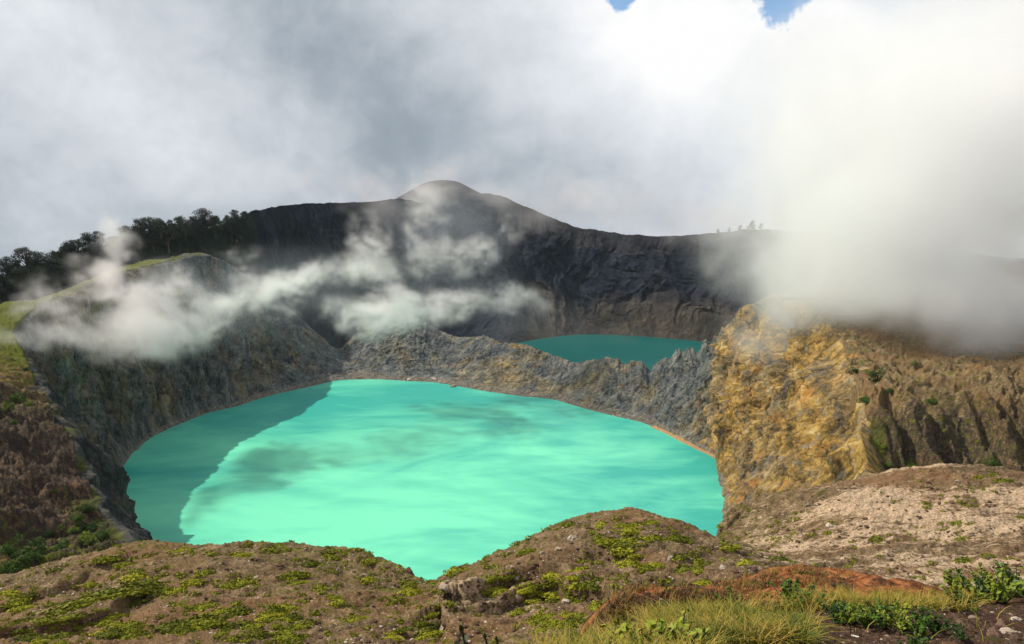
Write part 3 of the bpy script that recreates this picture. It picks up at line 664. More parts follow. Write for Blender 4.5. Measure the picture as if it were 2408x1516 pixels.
# --- stones on the hills
rock_me = [mesh_np('rock', *rock_np(r), [M_pale]) for _ in range(5)]
for u, v, s, lb in [(925,888,2.6,'pale fallen boulder left of the others on the far shore'),(946,890,3.4,'largest pale fallen boulder on the far shore of the main lake'),(962,893,2.0,'small pale boulder right of the largest on the far shore'),(1020,893,2.6,'grey rounded boulder on the far shore right of centre'),(1043,899,3.2,'large grey boulder at the water on the far shore'),(1066,908,2.2,'pale rock at the tip of the far shore point'),(846,889,2.0,'grey rock on the far shore at the left')]:
    q0 = L(u, v, -129.6); o = link('boulder', rock_me[int(r.integers(5))]); o.location = q0; o.scale = (s * 1.3, s, s * .8); o.rotation_euler = (0, 0, r.random() * 6); tag(o, lb, 'boulder', 'fallen boulders on the far shore')
bould = [(1342,1268,.55,'white upright boulder high on the left flank of the middle hill'),(1352,1266,.4,'second white boulder beside the upright one on the middle hill'),(1312,1293,.4,'white boulder below the pair on the middle hill'),(1575,1315,.42,'pale boulder on the right flank of the middle hill'),
 (1275,1305,.5,'flat pale slab below the crest of the middle hill'),(1330,1418,.5,'pale boulder at the end of the dark scarp'),(1222,1406,.6,'dark mouthed pale block on the scarp of the middle hill'),(1042,1480,.45,'white stone in the gully wall between the hills'),(795,1343,.42,'white stone at the middle of the left hill'),
 (1213,1362,.45,'grey boulder in the scarp above the gully'),(600,1362,.4,'white stone right of the green streaks on the left hill'),(232,1297+25,.35,'small white stone behind the left hill crest'),(2482-200,1260,.5,'pale boulder high on the right hill'),(1950,1238,.6,'large pale boulder near the top of the right hill'),
 (1045,1385,.7,'pinkish boulder in the notch above the lake'),(1255,1440,.4,'pale stone below the scarp of the middle hill'),(1700,1340,.4,'pale stone just above the orange earth'),(2250,1135,.45,'pale stone on the crest of the right hill'),(1900,1190,.45,'pale stone under the left crest of the right hill')]
M_white = rock_me
for u, v, s, lb in bould:
    p = raycast(HG, u, v, 50, 137)
    if p is None: continue
    o = link('boulder', rock_me[int(r.integers(5))]); o.location = (p[0], p[1], p[2] + .1 * s); o.rotation_euler = (r.random(), r.random(), r.random() * 6); o.scale = (s, s, s); tag(o, lb, 'boulder', 'pale boulders on the foreground hills')
N = 9000; U = r.random(N) * 2420 - 6; Vv = 1105 + r.random(N) * 411
q, hit = raycast_many(HG, U, Vv, 52, 137, .004); q = q[q[:, 1] > 53]
for nm, mt_, sel, sc_, lbl in (('pale_rubble', M_pale, slice(0, 3000), .065, 'pale stones scattered over the foreground hills'), ('dark_rubble', M_grit, slice(3000, 6200), .14, 'brown stones scattered over the foreground hills')):
    parts = []; qq = q[sel]; keepn = fbm(qq[:, 0] / 7, qq[:, 1] / 5, 7., 3) > -.12; qq = qq[keepn]
    protos = [rock_np(r, 1.0, (1, .8, .6), 4) for _ in range(8)]
    for i, p in enumerate(qq):
        v, f = protos[i % 8]; s = sc_ * (.5 + abs(r.normal())) ; s = min(s, .42); a = r.random() * 6.28; ca, sa = math.cos(a), math.sin(a)
        parts.append(((v @ np.array([[ca, -sa, 0], [sa, ca, 0], [0, 0, 1]])) * s + p, f))
    V, Fq = join(parts); tag(link(nm, mesh_np(nm, V, Fq, [mt_])), lbl, None, None, 'stuff')
# --- bushes on the plateau right of the gold cliff and on the left slope
def bush_mesh(n=1300, ls=.055, mat=None, oval=(1, 1, .85)):
    parts = []; lob = [(r.normal(size=3) * .42 * np.array(oval) + [0, 0, .55], .35 + .3 * r.random()) for _ in range(9)]
    for c, rad in lob:
        m = n // 9; d = r.normal(size=(m, 3)); d /= np.linalg.norm(d, axis=1)[:, None]
        p = c + d * rad * (.6 + .45 * r.random(m))[:, None]; p[:, 2] = np.maximum(p[:, 2], .02)
        parts.append(leaf_quads(p, d, ls, r))
    V, Fq = join(parts); return V, Fq
bm_ = [mesh_np('foliage', *bush_mesh(), [M_bush]) for _ in range(3)]
st_ = mesh_np('stem', *join([tube_np([(0, 0, -.2), (a * .2, b * .2, .3), (a * .5, b * .5, .75)], [.05, .035, .015], 5) for a, b in ((1, .2), (-.7, .6), (.1, -.9), (-.2, .2))]), [M_bark])
def put_bush(u, v, s, label, group, d, name='bush', base=HG):
    p = raycast(base, u, v, *d)
    if p is None: return
    e = link(name, None, None, (p[0], p[1], p[2])); e.scale = (s * 1.1, s * 1.1, s); e.rotation_euler[2] = r.random() * 6
    link('foliage', bm_[int(r.integers(3))], e); link('stem', st_, e); tag(e, label, 'bush', group)
for u, v, s, lb in [(2062,895,3.0,'tallest dark green bush on the brown plateau under the cloud'),(2036,945,2.0,'green bush at the brink beside the gold cliff'),(2194,948,1.7,'round green bush alone on the open plateau slope'),(2007,880,1.8,'green bush on the gold cliff edge just under the mist'),
  (2097,925,1.5,'green bush below the tallest one on the plateau'),(2069,1062,2.2,'green bush on the dark badland wall right of the gold cliff'),(2040,1103,2.6,'large green bush at the foot of the gold cliff'),(2138,1103,2.4,'dark green bush at the foot of the badland wall'),(2020,990-25,1.5,'small yellow green bush on the gold cliff brink'),
  (2330,1098,2.0,'green bush at the right end of the badland wall'),(2230,1108,1.5,'low green bush in front of the middle of the badland wall'),(2150,860,1.3,'small faint bush on the misty plateau'),(2085,1098,1.6,'green bush between the two big ones below the badlands')]:
    put_bush(u, v, s, lb, 'bushes around the badland right of the gold cliff', (140, 430))
for i, (u, v, s) in enumerate([(40,945,1.8),(65,955,1.2),(20,965,1.6),(100,870,1.2),(60,872,1.0),(30,1000,1.2),(200,1205,1.6),(180,1230,1.5),(215,1245,1.8),(150,1290,2.0),(90,1300,2.2),(240,1265,1.6),(120,1262,1.5),(60,1330,2.2),(30,1345,2.0),(205,1275,1.9),(170,1255,1.4),(130,1160,1.0),(20,1300,1.8),(220,1150,1.1)]):
    lb = ['largest green bush on the upper left slope beside the rim','small green bush right of the largest on the upper left slope','green bush at the frame edge on the upper left slope','green bush nearest the rim corner on the left slope','small green bush left of the rim corner','lone green bush midway down the left slope',
      'green bush on the promontory under the pale ridge','green bush left on the promontory slope','wide green bush lower on the promontory','green bush in the gully left of the promontory foot','dark green bush in the shaded gully at left','green bush at the tip of the promontory',
      'green bush on the gully side under the ridge','dark bush low in the shaded gully near the left hill','darkest bush at the frame edge in the shaded gully','green bush near the foot of the promontory above the left hill','small green bush between the wide ones on the promontory','tiny bush on the grey ridge above the promontory','dark bush at the frame edge above the gully floor','tiny bush at the top of the promontory crest'][i]
    put_bush(u, v, s, lb, 'bushes on the left crater slope', (110, 380))
# --- trees along the far left skyline
def tree_meshes(h=1.0, seed=0, tall=1.0):
    q = np.random.default_rng(seed); lob = []; limbs = [tube_np([(0, 0, -.25), (.01, .01, .2), (.03, -.02, .5 * tall), (.02, .01, .8 * tall)], [.045, .035, .025, .01], 6)]
    for i in range(17):
        a = q.random() * 6.28; rr = .10 + .30 * q.random(); z = (.16 + .74 * (i + q.random()) / 17) * tall; rr *= 1.25 - .8 * z / tall
        c = np.array([math.cos(a) * rr, math.sin(a) * rr, z]); lob.append((c, .13 + .10 * q.random()))
        limbs.append(tube_np([(.02, 0, z * .45), tuple(c * [.5, .5, .8]), tuple(c)], [.018, .012, .006], 5))
    parts = []
    for c, rad in lob:
        m = 170; d = q.normal(size=(m, 3)); d /= np.linalg.norm(d, axis=1)[:, None]
        p = c + d * rad * (.45 + .65 * q.random(m))[:, None] * [1, 1, .8]; parts.append(leaf_quads(p, d, .017, q, 1.5, .3))
    return mesh_np('crown', *join(parts), [M_tree]), mesh_np('trunk', *join(limbs), [M_bark])
protos = [tree_meshes(1, 5 + i, 1 + .12 * (i % 3)) for i in range(6)]
def far_at(u, f=0.0):
    """foot point on the far slope below skyline sighting u, a fraction f down the slope"""
    best = None; Uc = 1204 + F * FARC[:, 0] / (FARC[:, 1] * CP - FARC[:, 2] * SP)
    i = int(np.argmin(np.abs(Uc - u))); c = FARC[i]
    hp = (1 - f) ** .9; p = np.array([c[3] * (1 - hp) + c[0] * hp, c[4] * (1 - hp) + c[1] * hp, c[5] * f + c[2] * (1 - f)])
    return p
trees = [(-30,630,0,1.1,'tree cut by the left frame edge on the far forested shoulder'),(14,622,0,.8,'short tree at the left frame edge beside the tall one'),(62,592,0,1.2,'tallest bushy tree near the left frame edge'),(104,604,0,.9,'round tree just right of the tallest at far left'),(132,603,0,1.0,'low tree in the gap right of the round one'),
 (158,577,0,1.1,'tree at the start of the rising clump left of the steam'),(182,562,0,1.1,'second tree up the rising clump left of the steam'),(207,551,0,1.2,'third and highest tree of the clump left of the steam'),(232,550,0,1.1,'fourth tree of the clump just left of the steam plume'),(258,556,0,1.0,'last tree of the clump partly inside the steam'),
 (300,540,0,1.0,'tree hidden in the bright steam plume'),(330,520,0,1.1,'tree at the left of the skyline row right of the plume'),(350,511,0,1.3,'broad rounded tree right of the steam plume'),(376,516,0,1.0,'tree between the broad one and the gap on the skyline'),(398,522,0,.8,'short tree in the skyline gap'),
 (424,508,0,1.2,'dense dark tree right of the skyline gap'),(450,512,0,1.1,'dark tree left of the pointed one on the skyline'),(478,499,0,1.3,'pointed highest tree in the middle of the skyline row'),(503,507,0,1.1,'dark tree right of the pointed one'),(530,508,0,.9,'short tree before the last ones on the skyline row'),
 (552,498,0,1.1,'second to last tree at the right end of the skyline row'),(572,497,0,1.0,'last tree where the row meets the bare mountain'),
 (1690,541,0,1,'small tree at the left of the misty row on the right skyline'),(1716,538,0,1,'small tree second in the misty row on the right skyline'),(1742,530,0,1,'small tree third in the misty row on the right skyline'),(1768,521,0,1.2,'tallest faint tree in the misty row on the right skyline'),(1790,528,0,1,'faint tree fading into the cloud on the right skyline')]
for i in range(70):     # second and third ranks on the shaded slope below the skyline
    u = -60 + 640 * r.random(); f = .05 + .32 * r.random() * (1 if u < 260 else .35)
    trees.append((u, None, f, 1.0, None))
for i, (u, v, f, wd, lb) in enumerate(trees):
    p = far_at(u, f); k = p[1] / F
    if v is not None:
        su, s2 = (u - 1204) / F, (v - 758) / F; ztop = p[1] * (-SP - s2 * CP) / (CP - s2 * SP); h = max(ztop - p[2], 3) + 1.5
    else: h = 8 + 6 * r.random()
    e = link('tree', None, None, (p[0], p[1] + (1.5 if v else 0), p[2] - 1.5 + (1.0 if not v else 0))); sxy = h * wd * (1.25 if u < 600 else .9); e.scale = (sxy, sxy, h); e.rotation_euler[2] = r.random() * 6
    c, t_ = protos[i % 6]; link('crown', c, e); link('trunk', t_, e)
    if lb is None: lb = 'dark tree in the wood ' + ('under the left frame edge clump' if u < 130 else 'under the clump left of the steam' if u < 300 else 'under the skyline row right of the plume')
    tag(e, lb, 'tree', 'trees on the far skyline' if v else 'dark trees in the wood ' + ('far left' if u < 130 else 'left of the steam' if u < 300 else 'right of the plume'))
# --- grass, leafy plants and stones on the ledge
def mat_grass(name, a, b, c):
    m = NT(name); n = m.attr('tone')
    m.bsdf(m.ramp(n, [(.0, a), (.5, b), (1., c)]), .6, spec=.2); return m.m
def blades(name, pts, tone, length, width, mat, label, lean=.7, rr=r):
    n = len(pts); a = rr.random(n) * 2 * PI; L_ = length * (.5 + .7 * rr.random(n)); le = lean * (.3 + rr.random(n))
    dx, dy = np.cos(a), np.sin(a); px, py = -dy, dx; V = []
    for t in (0, .35, .7, 1.0):
        w_ = width * (1 - t ** 1.6) + .0004
        o = L_ * le * t ** 1.8; z = L_ * (t - .45 * le * t ** 2.2)
        cx = pts[:, 0] + dx * o; cy = pts[:, 1] + dy * o; cz = pts[:, 2] + z - .01
        V.append(np.stack([cx - px * w_, cy - py * w_, cz], 1)); V.append(np.stack([cx + px * w_, cy + py * w_, cz], 1))
    V = np.stack(V, 1).reshape(-1, 3); b = (np.arange(n) * 8)[:, None]
    Fq = np.concatenate([b + [0, 1, 3, 2], b + [2, 3, 5, 4], b + [4, 5, 7, 6]])
    o = link(name, mesh_np(name, V, Fq, [mat], True, dict(tone=np.repeat(np.clip(tone, 0, 1), 8)))); tag(o, label, None, None, 'stuff'); return o
M_g = mat_grass('grass_blades', (.04, .07, .004), (.21, .18, .014), (.44, .27, .07))
def scatter(n, regions, thr=-.1, ns=.45, seed=3.):
    out = []
    for (u0, v0, u1, v1, wgt) in regions:
        m = int(n * wgt); q_, h_ = raycast_many(HL, u0 + (u1 - u0) * r.random(m), v0 + (v1 - v0) * r.random(m), 2.6, 33, .012); out.append(q_)
    q_ = np.concatenate(out); d_ = fbm(q_[:, 0] / ns, q_[:, 1] / ns, seed, 3); k_ = d_ > thr; return q_[k_], d_[k_]
q, d_ = scatter(22000, [(1230,1535,1700,1660,.30),(1350,1480,1760,1640,.34),(1550,1462,1900,1520,.26),(1500,1450,1850,1480,.12)], -.18)
tone = .42 + .8 * noise3(q[:, 0] / .25, q[:, 1] / .25, 9.) + .22 * r.normal(size=len(q)) + .12 * (q[:, 1] > 6)
sz = np.clip(.075 * (q[:, 1] / 5) ** .5, .05, .11)
blades('grass', q, tone, .17, .0030, M_g, 'yellow green and straw grass tussocks on the ledge at the viewpoint', 1.0)
q, d_ = scatter(1100, [(1230,1535,1700,1660,.4),(1350,1480,1800,1640,.4),(1550,1465,1920,1520,.3)], -.1)
blades('dry_grass', q, .45 + .4 * r.random(len(q)), .22, .0026, M_g, 'long bleached grass stalks arching out of the tussocks', 1.35)
q, d_ = scatter(2600, [(1400,1345,2000,1420,1.)], .12, 1.2); q = q[q[:, 1] > 14]
blades('tufted_grass', q, .1 + .4 * r.random(len(q)), .30, .011, M_g, 'green grass tufts growing on the orange earth mound', .8)
q, d_ = scatter(6000, [(1880,1410,2300,1440,.5),(1760,1405,2100,1440,.3),(2000,1440,2408,1640,.015)], .0)
blades('sparse_grass', q, .25 + .6 * r.random(len(q)), .15, .0026, M_g, 'thin grass on the edge of the bare soil at right', .9)
q, d_ = scatter(5200, [(1380,1340,2000,1460,1.)], .05, 1.5); q = q[q[:, 1] > 14]
M_rg = mat_grass('rusty_grass', (.06, .07, .012), (.15, .075, .02), (.34, .17, .05))
blades('rusty_grass', q, r.random(len(q)) * .9, .30, .012, M_rg, 'short rust coloured grass on the orange earth mound', .8)
leaf_b = [(.02, .05, .006), (.07, .13, .012), (.22, .25, .02)]
M_pl = mat_leaf('plant_leaf', leaf_b, .5)
def plant_meshes(seed, h=.13, n_st=16, leaves=26, ls=.0085, spread=.15):
    q = np.random.default_rng(seed); S = []; Lf = []
    for i in range(n_st):
        a = q.random() * 6.28; sp = spread * q.random(); hh = h * (.5 + .6 * q.random())
        pts_ = np.array([(math.cos(a) * sp * t ** .8, math.sin(a) * sp * t ** .8, hh * t - .03 * (t == 0)) for t in (0, .35, .7, 1)])
        S.append(tube_np(pts_, [.0035, .003, .0025, .0015], 5))
        t = .25 + .8 * q.random(leaves); t = np.minimum(t, 1.03); ang = q.random(leaves) * 6.28
        c = np.stack([np.cos(a) * sp * t + np.cos(ang) * ls * 1.3, np.sin(a) * sp * t + np.sin(ang) * ls * 1.3, hh * t], 1)
        nn = np.stack([np.cos(ang) * .6, np.sin(ang) * .6, np.ones(leaves)], 1)
        Lf.append(leaf_quads(c, nn, ls, q, 1.5))
    return mesh_np('leaves', *join(Lf), [M_pl]), mesh_np('stem', *join(S), [M_bark])
pm = [plant_meshes(40 + i) for i in range(4)]
def put_plant(u, v, s, lb, group='leafy plants on the ledge soil'):
    p = raycast(HL, u, v, 2.6, 33, .01)
    if p is None: return
    e = link('leafy_plant', None, None, p); e.scale = (s, s, s); e.rotation_euler[2] = r.random() * 6
    a, b = pm[int(r.integers(4))]; link('leaves', a, e); link('stem', b, e); tag(e, lb, 'plant', group)
for u, v, s, lb in [(1960,1462,.9,'leafy plant at the left end of the green strip on bare soil'),(1995,1470,1.0,'second leafy plant in the green strip on bare soil'),(2035,1478,1.0,'leafy plant with yellow tips in the middle of the green strip'),(2080,1480,1.1,'dense leafy plant right of the middle of the green strip'),
   (2120,1492,1.1,'leafy plant low in the green strip above the twig'),(2165,1500,1.0,'leafy plant near the right end of the green strip'),(2205,1492,.9,'small leafy plant ending the green strip at right'),(1975,1448,.7,'small leafy plant above the left end of the green strip'),
   (2250,1402,1.5,'wide green plant starting the big clump at the right edge'),(2300,1412,1.6,'big green plant in the clump at the right edge'),(2350,1420,1.7,'darkest green plant in the clump at the right edge'),(2395,1405,1.7,'green plant cut by the right frame edge'),(2330,1392,1.5,'green plant on top of the right edge clump'),
   (2190,1398,1.0,'low plant left of the right edge clump'),(2120,1398,1.0,'low plant on the soil edge against the pale hill'),(2060,1400,.9,'small plant on the soil edge left of the low one'),(2270,1435,1.1,'plant hanging below the right edge clump'),
   (1545,1440,1.9,'dark green bushy plant standing in the grass left'),(1580,1446,1.4,'smaller green plant beside the dark one in the grass'),(1860,1425,1.4,'dark green plant where the grass ends behind'),(1890,1432,1.0,'small green plant right of the dark one behind the grass'),(1720,1440,1.0,'green plant poking out of the middle of the grass'),
   (2260,1510,.6,'tiny plant among stones at lower right'),(2150,1530,.7,'tiny plant on soil under the green strip'),(1520,1555,1.7,'bright green plant at the bottom of the grass'),(1590,1548,1.5,'green plant low in the grass beside the bright one')]:
    put_plant(u, v, s, lb)
# upright sprigs with broad leaves standing below the frame on the left of the ledge
def sprig(u, v, d, hgt, n, lb):
    b = np.array(P(u, v, d)); foot = float(HL(b[0], b[1])); base = np.array([b[0], b[1] , foot]); top = np.array([b[0] + .01, b[1], b[2]])
    e = link('leafy_sprig', None, None, tuple(base)); tag(e, lb, 'plant', 'upright leafy sprigs below the middle of the photo')
    ht = top[2] - foot
    link('stem', mesh_np('stem', *tube_np([(0, 0, -.1), (.02, .01, ht * .5), (0, 0, ht * .93)], [.009, .007, .004], 6), [M_bark]), e)
    parts = []
    for i in range(n):
        t_ = i / (n - 1); a = i * 2.4; z = ht - hgt + hgt * .85 * t_; ln = hgt * (.42 - .18 * t_); wd = ln * .26; tilt = .5 + .75 * t_
        V_ = []
        for s_ in np.linspace(0, 1, 6):
            w_ = wd * math.sin(PI * min(.97, s_ * .92 + .05)) ; o = ln * s_ * math.cos(tilt * (1 + .1 * s_)); zz = z + ln * s_ * math.sin(tilt) - .12 * ln * s_ ** 2
            cx, cy = math.cos(a) * o, math.sin(a) * o
            V_ += [(cx - math.sin(a) * w_, cy + math.cos(a) * w_, zz + .15 * w_), (cx, cy, zz), (cx + math.sin(a) * w_, cy - math.cos(a) * w_, zz + .15 * w_)]
        F2 = []
        for j in range(5): F2 += [(3*j, 3*j+1, 3*j+4, 3*j+3), (3*j+1, 3*j+2, 3*j+5, 3*j+4)]
        parts.append((np.array(V_), np.array(F2)))
    link('leaves', mesh_np('leaves', *join(parts), [M_sprig], True), e)
M_sprig = mat_leaf('sprig_leaf', [(.02, .03, .006), (.06, .075, .012), (.16, .14, .02)], .5)
sprig(1086, 1464, 4.2, .20, 9, 'tallest upright leafy sprig at the bottom edge left of the grass')
sprig(1141, 1490, 4.2, .15, 8, 'middle upright leafy sprig at the bottom edge')
sprig(1168, 1497, 4.3, .13, 8, 'shortest upright leafy sprig right of the other two')
# stones and litter on the soil
peb = [(2115,1497,.03,'flat dark stone below the green strip'),(2370,1490,.05,'flat pale brown stone near the lower right corner'),(2338,1498,.05,'grey slab stone near the lower right corner'),(2385,1505,.04,'dark stone in the lower right corner'),(2225,1437,.035,'pale pink stone on the soil right of the green strip'),
 (2190,1425,.03,'dark rounded stone on the soil above the green strip'),(2200,1455,.035,'pinkish stone right of the green strip plants'),(2290,1457,.03,'small tan stone left of the pale one on the right soil'),(2260,1470,.03,'orange brown stone on the right soil'),(1920,1490,.03,'dark stone on the soil beside the grass'),
 (2355,1475,.04,'grey stone above the corner slab'),(2010,1430,.03,'pale stone at the top of the soil patch'),(2160,1445,.03,'brown stone in the middle of the soil patch'),(2390,1460,.035,'tan stone at the right frame edge'),(1855,1510,.03,'dark stone at the bottom edge beside the grass'),(2150,1513,.025,'orange stone at the bottom edge')]
pr = [mesh_np('stone', *rock_np(r, 1, (1, .8, .5), 9), [M_grit if i % 2 else M_pale]) for i in range(6)]
for u, v, s, lb in peb:
    p = raycast(HL, u, v, 2.6, 15, .01)
    if p is None: continue
    o = link('stone', pr[3 if 'dark' in lb else (0 if 'pale' in lb or 'tan' in lb else 5)]); o.location = (p[0], p[1], p[2] + .2 * s); o.scale = (s, s, s); o.rotation_euler = (r.normal() * .3, r.normal() * .3, r.random() * 6); tag(o, lb, 'stone', 'loose stones on the ledge soil')
for nm, mt_, nn, sc_, lbl in (('gravel', M_grit, 5200, .011, 'dark gravel over the bare soil of the ledge'), ('pale_gravel', M_pale, 900, .006, 'pale grit over the bare soil of the ledge')):
    q_, _ = scatter(nn, [(1850,1425,2420,1640,.85),(1350,1345,2000,1420,.10)], -.35, .8)
    pr2 = [rock_np(r, 1.0, (1, .8, .55), 4) for _ in range(8)]; parts = []
    for i, p in enumerate(q_):
        v, f = pr2[i % 8]; s = sc_ * (.4 + abs(r.normal())) * (p[1] / 5) ** .7; a = r.random() * 6.28; ca, sa = math.cos(a), math.sin(a)
        parts.append(((v @ np.array([[ca, -sa, 0], [sa, ca, 0], [0, 0, 1]])) * s + p, f))
    V, Fq = join(parts); tag(link(nm, mesh_np(nm, V, Fq, [mt_])), lbl, None, None, 'stuff')
def cyl(name, L_, rad, mat, parent, x0):
    V = []; n = 12; prof = [(0, .8), (.06, 1), (.94, 1), (1, .8)]
    for t_, f in prof:
        for j in range(n): V.append((x0 + L_ * t_, rad * f * math.cos(2*PI*j/n), rad * f * math.sin(2*PI*j/n)))
    Fq = [(i*n+j, i*n+(j+1) % n, (i+1)*n+(j+1) % n, (i+1)*n+j) for i in range(3) for j in range(n)]
    V.append((x0, 0, 0)); V.append((x0 + L_, 0, 0)); a, b = len(V) - 2, len(V) - 1
    me = bpy.data.meshes.new(name); me.from_pydata(V, [], Fq + [(a, (j+1) % n, j) for j in range(n)] + [(b, 3*n+j, 3*n+(j+1) % n) for j in range(n)]); me.materials.append(mat); return link(name, me, parent)
mw = NT('white_paper'); mw.bsdf((.85, .85, .83), .7); mf = NT('filter_paper'); mf.bsdf((.75, .62, .42), .8)
p = raycast(HL, 2005, 1498, 2.6, 15, .01)
if p is not None:
    e = link('cigarette_butt', None, None, (p[0], p[1], p[2] + .006)); e.rotation_euler = (0, .08, -.35); tag(e, 'white cigarette butt lying on the bare brown soil', 'litter')
    cyl('paper', .034, .0048, mw.m, e, 0.0); cyl('filter', .008, .0049, mf.m, e, -.008)
# dry twigs
def twig(pts_uv, rad, lb):
    pp = [raycast(HL, u, v, 2.6, 15, .01) for u, v in pts_uv]; pp = [np.array(a) + [0, 0, .012 + .02 * (i % 2)] for i, a in enumerate(pp) if a is not None]
    if len(pp) < 2: return
    o = link('dry_twig', mesh_np('dry_twig', *tube_np(pp, [rad * (1 - .6 * i / len(pp)) for i in range(len(pp))], 6), [M_bark])); tag(o, lb, 'twig', 'dry twigs on the ledge soil')
twig([(1795,1475),(1830,1482),(1850,1492),(1880,1500)], .006, 'pale bent twig between the grass and the bare soil')
twig([(2050,1490),(2085,1487),(2115,1497),(2150,1500),(2175,1506)], .007, 'dark twig curving under the green strip of plants')
twig([(1905,1450),(1935,1470),(1950,1485)], .004, 'thin twig leaning out of the grass over the soil')
twig([(1975,1450),(1990,1468),(1996,1486)], .004, 'short twig hanging at the left end of the green strip')

#__CLOUDS__

# ------------------------------------------------------------------ drifting steam and low cloud (real volumes)
def mat_vol(name, colr, aniso):
    m = bpy.data.materials.new(name); m.use_nodes = True; t = m.node_tree; t.nodes.clear()
    o = t.nodes.new('ShaderNodeOutputMaterial'); v = t.nodes.new('ShaderNodeVolumePrincipled')
    v.inputs['Color'].default_value = (*colr, 1); v.inputs['Density'].default_value = 1.0
    v.inputs['Density Attribute'].default_value = 'density'; v.inputs['Anisotropy'].default_value = aniso
    t.links.new(v.outputs[0], o.inputs['Volume']); return m
def cloud(name, lo, hi, vox, blobs, mat, dens, nscale, namp, label, soft=.5, seedoff=(0, 0, 0), sharp=1.0, fine_s=3.6, fine_a=2.0):
    g = bpy.data.node_groups.new(name + '_field', 'GeometryNodeTree')
    g.interface.new_socket('Geometry', in_out='OUTPUT', socket_type='NodeSocketGeometry')
    def n(typ, inp=None, **kw):
        nd = g.nodes.new(typ)
        for a, b in kw.items(): setattr(nd, a, b)
        for a, b in (inp or {}).items():
            if isinstance(b, bpy.types.NodeSocket): g.links.new(b, nd.inputs[a])
            else: nd.inputs[a].default_value = b
        return nd
    def mt(op, a, b=0., cl=False): return n('ShaderNodeMath', {0: a, 1: b}, operation=op, use_clamp=cl).outputs[0]
    pos = n('GeometryNodeInputPosition').outputs[0]
    wn = n('ShaderNodeTexNoise', {'Vector': pos, 'Scale': nscale * .45, 'Detail': 2.0})
    wv = n('ShaderNodeVectorMath', {0: n('ShaderNodeVectorMath', {0: wn.outputs['Color'], 1: (.5, .5, .5)}, operation='SUBTRACT').outputs[0], 'Scale': 1.3 / nscale}, operation='SCALE').outputs[0]
    wp = n('ShaderNodeVectorMath', {0: pos, 1: wv}, operation='ADD').outputs[0]
    sh = None
    for (u, v, d, rx, ry, rz, a) in blobs:
        c = P(u, v, d); k = d / F
        q = n('ShaderNodeVectorMath', {0: wp, 1: c}, operation='SUBTRACT').outputs[0]
        q = n('ShaderNodeVectorMath', {0: q, 1: (1 / (rx * k), 1 / rz, 1 / (ry * k))}, operation='MULTIPLY').outputs[0]
        dd = n('ShaderNodeVectorMath', {0: q}, operation='LENGTH').outputs['Value']
        f = n('ShaderNodeMapRange', {0: dd, 1: 1.35, 2: 0.0, 3: 0.0, 4: a}, interpolation_type='SMOOTHSTEP').outputs[0]
        sh = f if sh is None else mt('ADD', sh, f)
    sh = mt('MINIMUM', sh, 1.3)
    off = n('ShaderNodeVectorMath', {0: wp, 1: seedoff}, operation='ADD').outputs[0]
    sq = n('ShaderNodeVectorMath', {0: off, 1: (1, 1, 1.25)}, operation='MULTIPLY').outputs[0]
    ns = n('ShaderNodeTexNoise', {'Vector': sq, 'Scale': nscale, 'Detail': 4.0, 'Roughness': .60, 'Distortion': .5}).outputs[0]
    n2_ = n('ShaderNodeTexNoise', {'Vector': sq, 'Scale': nscale * fine_s, 'Detail': 6.0, 'Roughness': .66, 'Distortion': .9}).outputs[0]
    ns = mt('ADD', mt('MULTIPLY', mt('SUBTRACT', ns, .5), namp), mt('MULTIPLY', mt('SUBTRACT', n2_, .5), fine_a))
    tot = mt('ADD', mt('SUBTRACT', sh, soft), ns)
    de = mt('MULTIPLY', tot, sharp, True); de = mt('MULTIPLY', mt('POWER', de, 1.35), dens)
    de = mt('MULTIPLY', de, n('ShaderNodeMapRange', {0: sh, 1: 0.02, 2: .2, 3: 0., 4: 1.}).outputs[0])
    vc = n('GeometryNodeVolumeCube', {'Density': de, 'Background': 0.0, 'Min': lo, 'Max': hi,
         'Resolution X': int((hi[0]-lo[0])/vox), 'Resolution Y': int((hi[1]-lo[1])/vox), 'Resolution Z': int((hi[2]-lo[2])/vox)})
    sm = n('GeometryNodeSetMaterial', {'Geometry': vc.outputs[0], 'Material': mat})
    out = g.nodes.new('NodeGroupOutput'); g.links.new(sm.outputs[0], out.inputs[0])
    vd = bpy.data.volumes.new(name); o = link(name, vd); vd.materials.append(mat)
    md = o.modifiers.new('field', 'NODES'); md.node_group = g
    vd.render.step_size = vox * 1.6
    tag(o, label, None, None, 'stuff'); return o
M_steam = mat_vol('steam', (.985, .94, .93), .15)
M_fog = mat_vol('fog', (.958, .955, .950), .1)
M_mist = mat_vol('mist', (.86, .92, 1.), .1)
cloud('thin_mist', (-330, 290, -130), (230, 860, 30), 6.0,
  [(500,720,440,330,150,70,.8),(900,680,520,330,150,80,.9),(1250,720,600,220,110,70,.7),(250,820,350,150,120,50,.6),(800,850,520,300,60,50,.6),(1050,520,640,260,110,80,.9),(1450,780,640,160,40,50,.5)],
  M_mist, .0030, .012, 1.4, 'thin veil of mist in front of the far crater wall', .15, (50, 5, 6), .9, 2.6, 1.3)
cloud('summit_cloud', (-330, 640, -60), (330, 1040, 60), 6.0,
  [(1010,465,900,110,40,90,.65),(1120,470,780,90,40,50,.7),(900,500,740,120,50,50,.6),(1240,500,760,120,45,50,.5),(1060,400,900,220,60,80,.6),(800,450,860,200,50,80,.5),(1500,500,820,260,50,80,.45),(1700,520,760,130,60,60,.8),(1350,470,860,200,60,80,.5)],
  M_steam, .020, .016, 2.0, 'thin cloud veiling the mountain summit', .22, (5, 5, 60), .9, 2.6, 1.6)
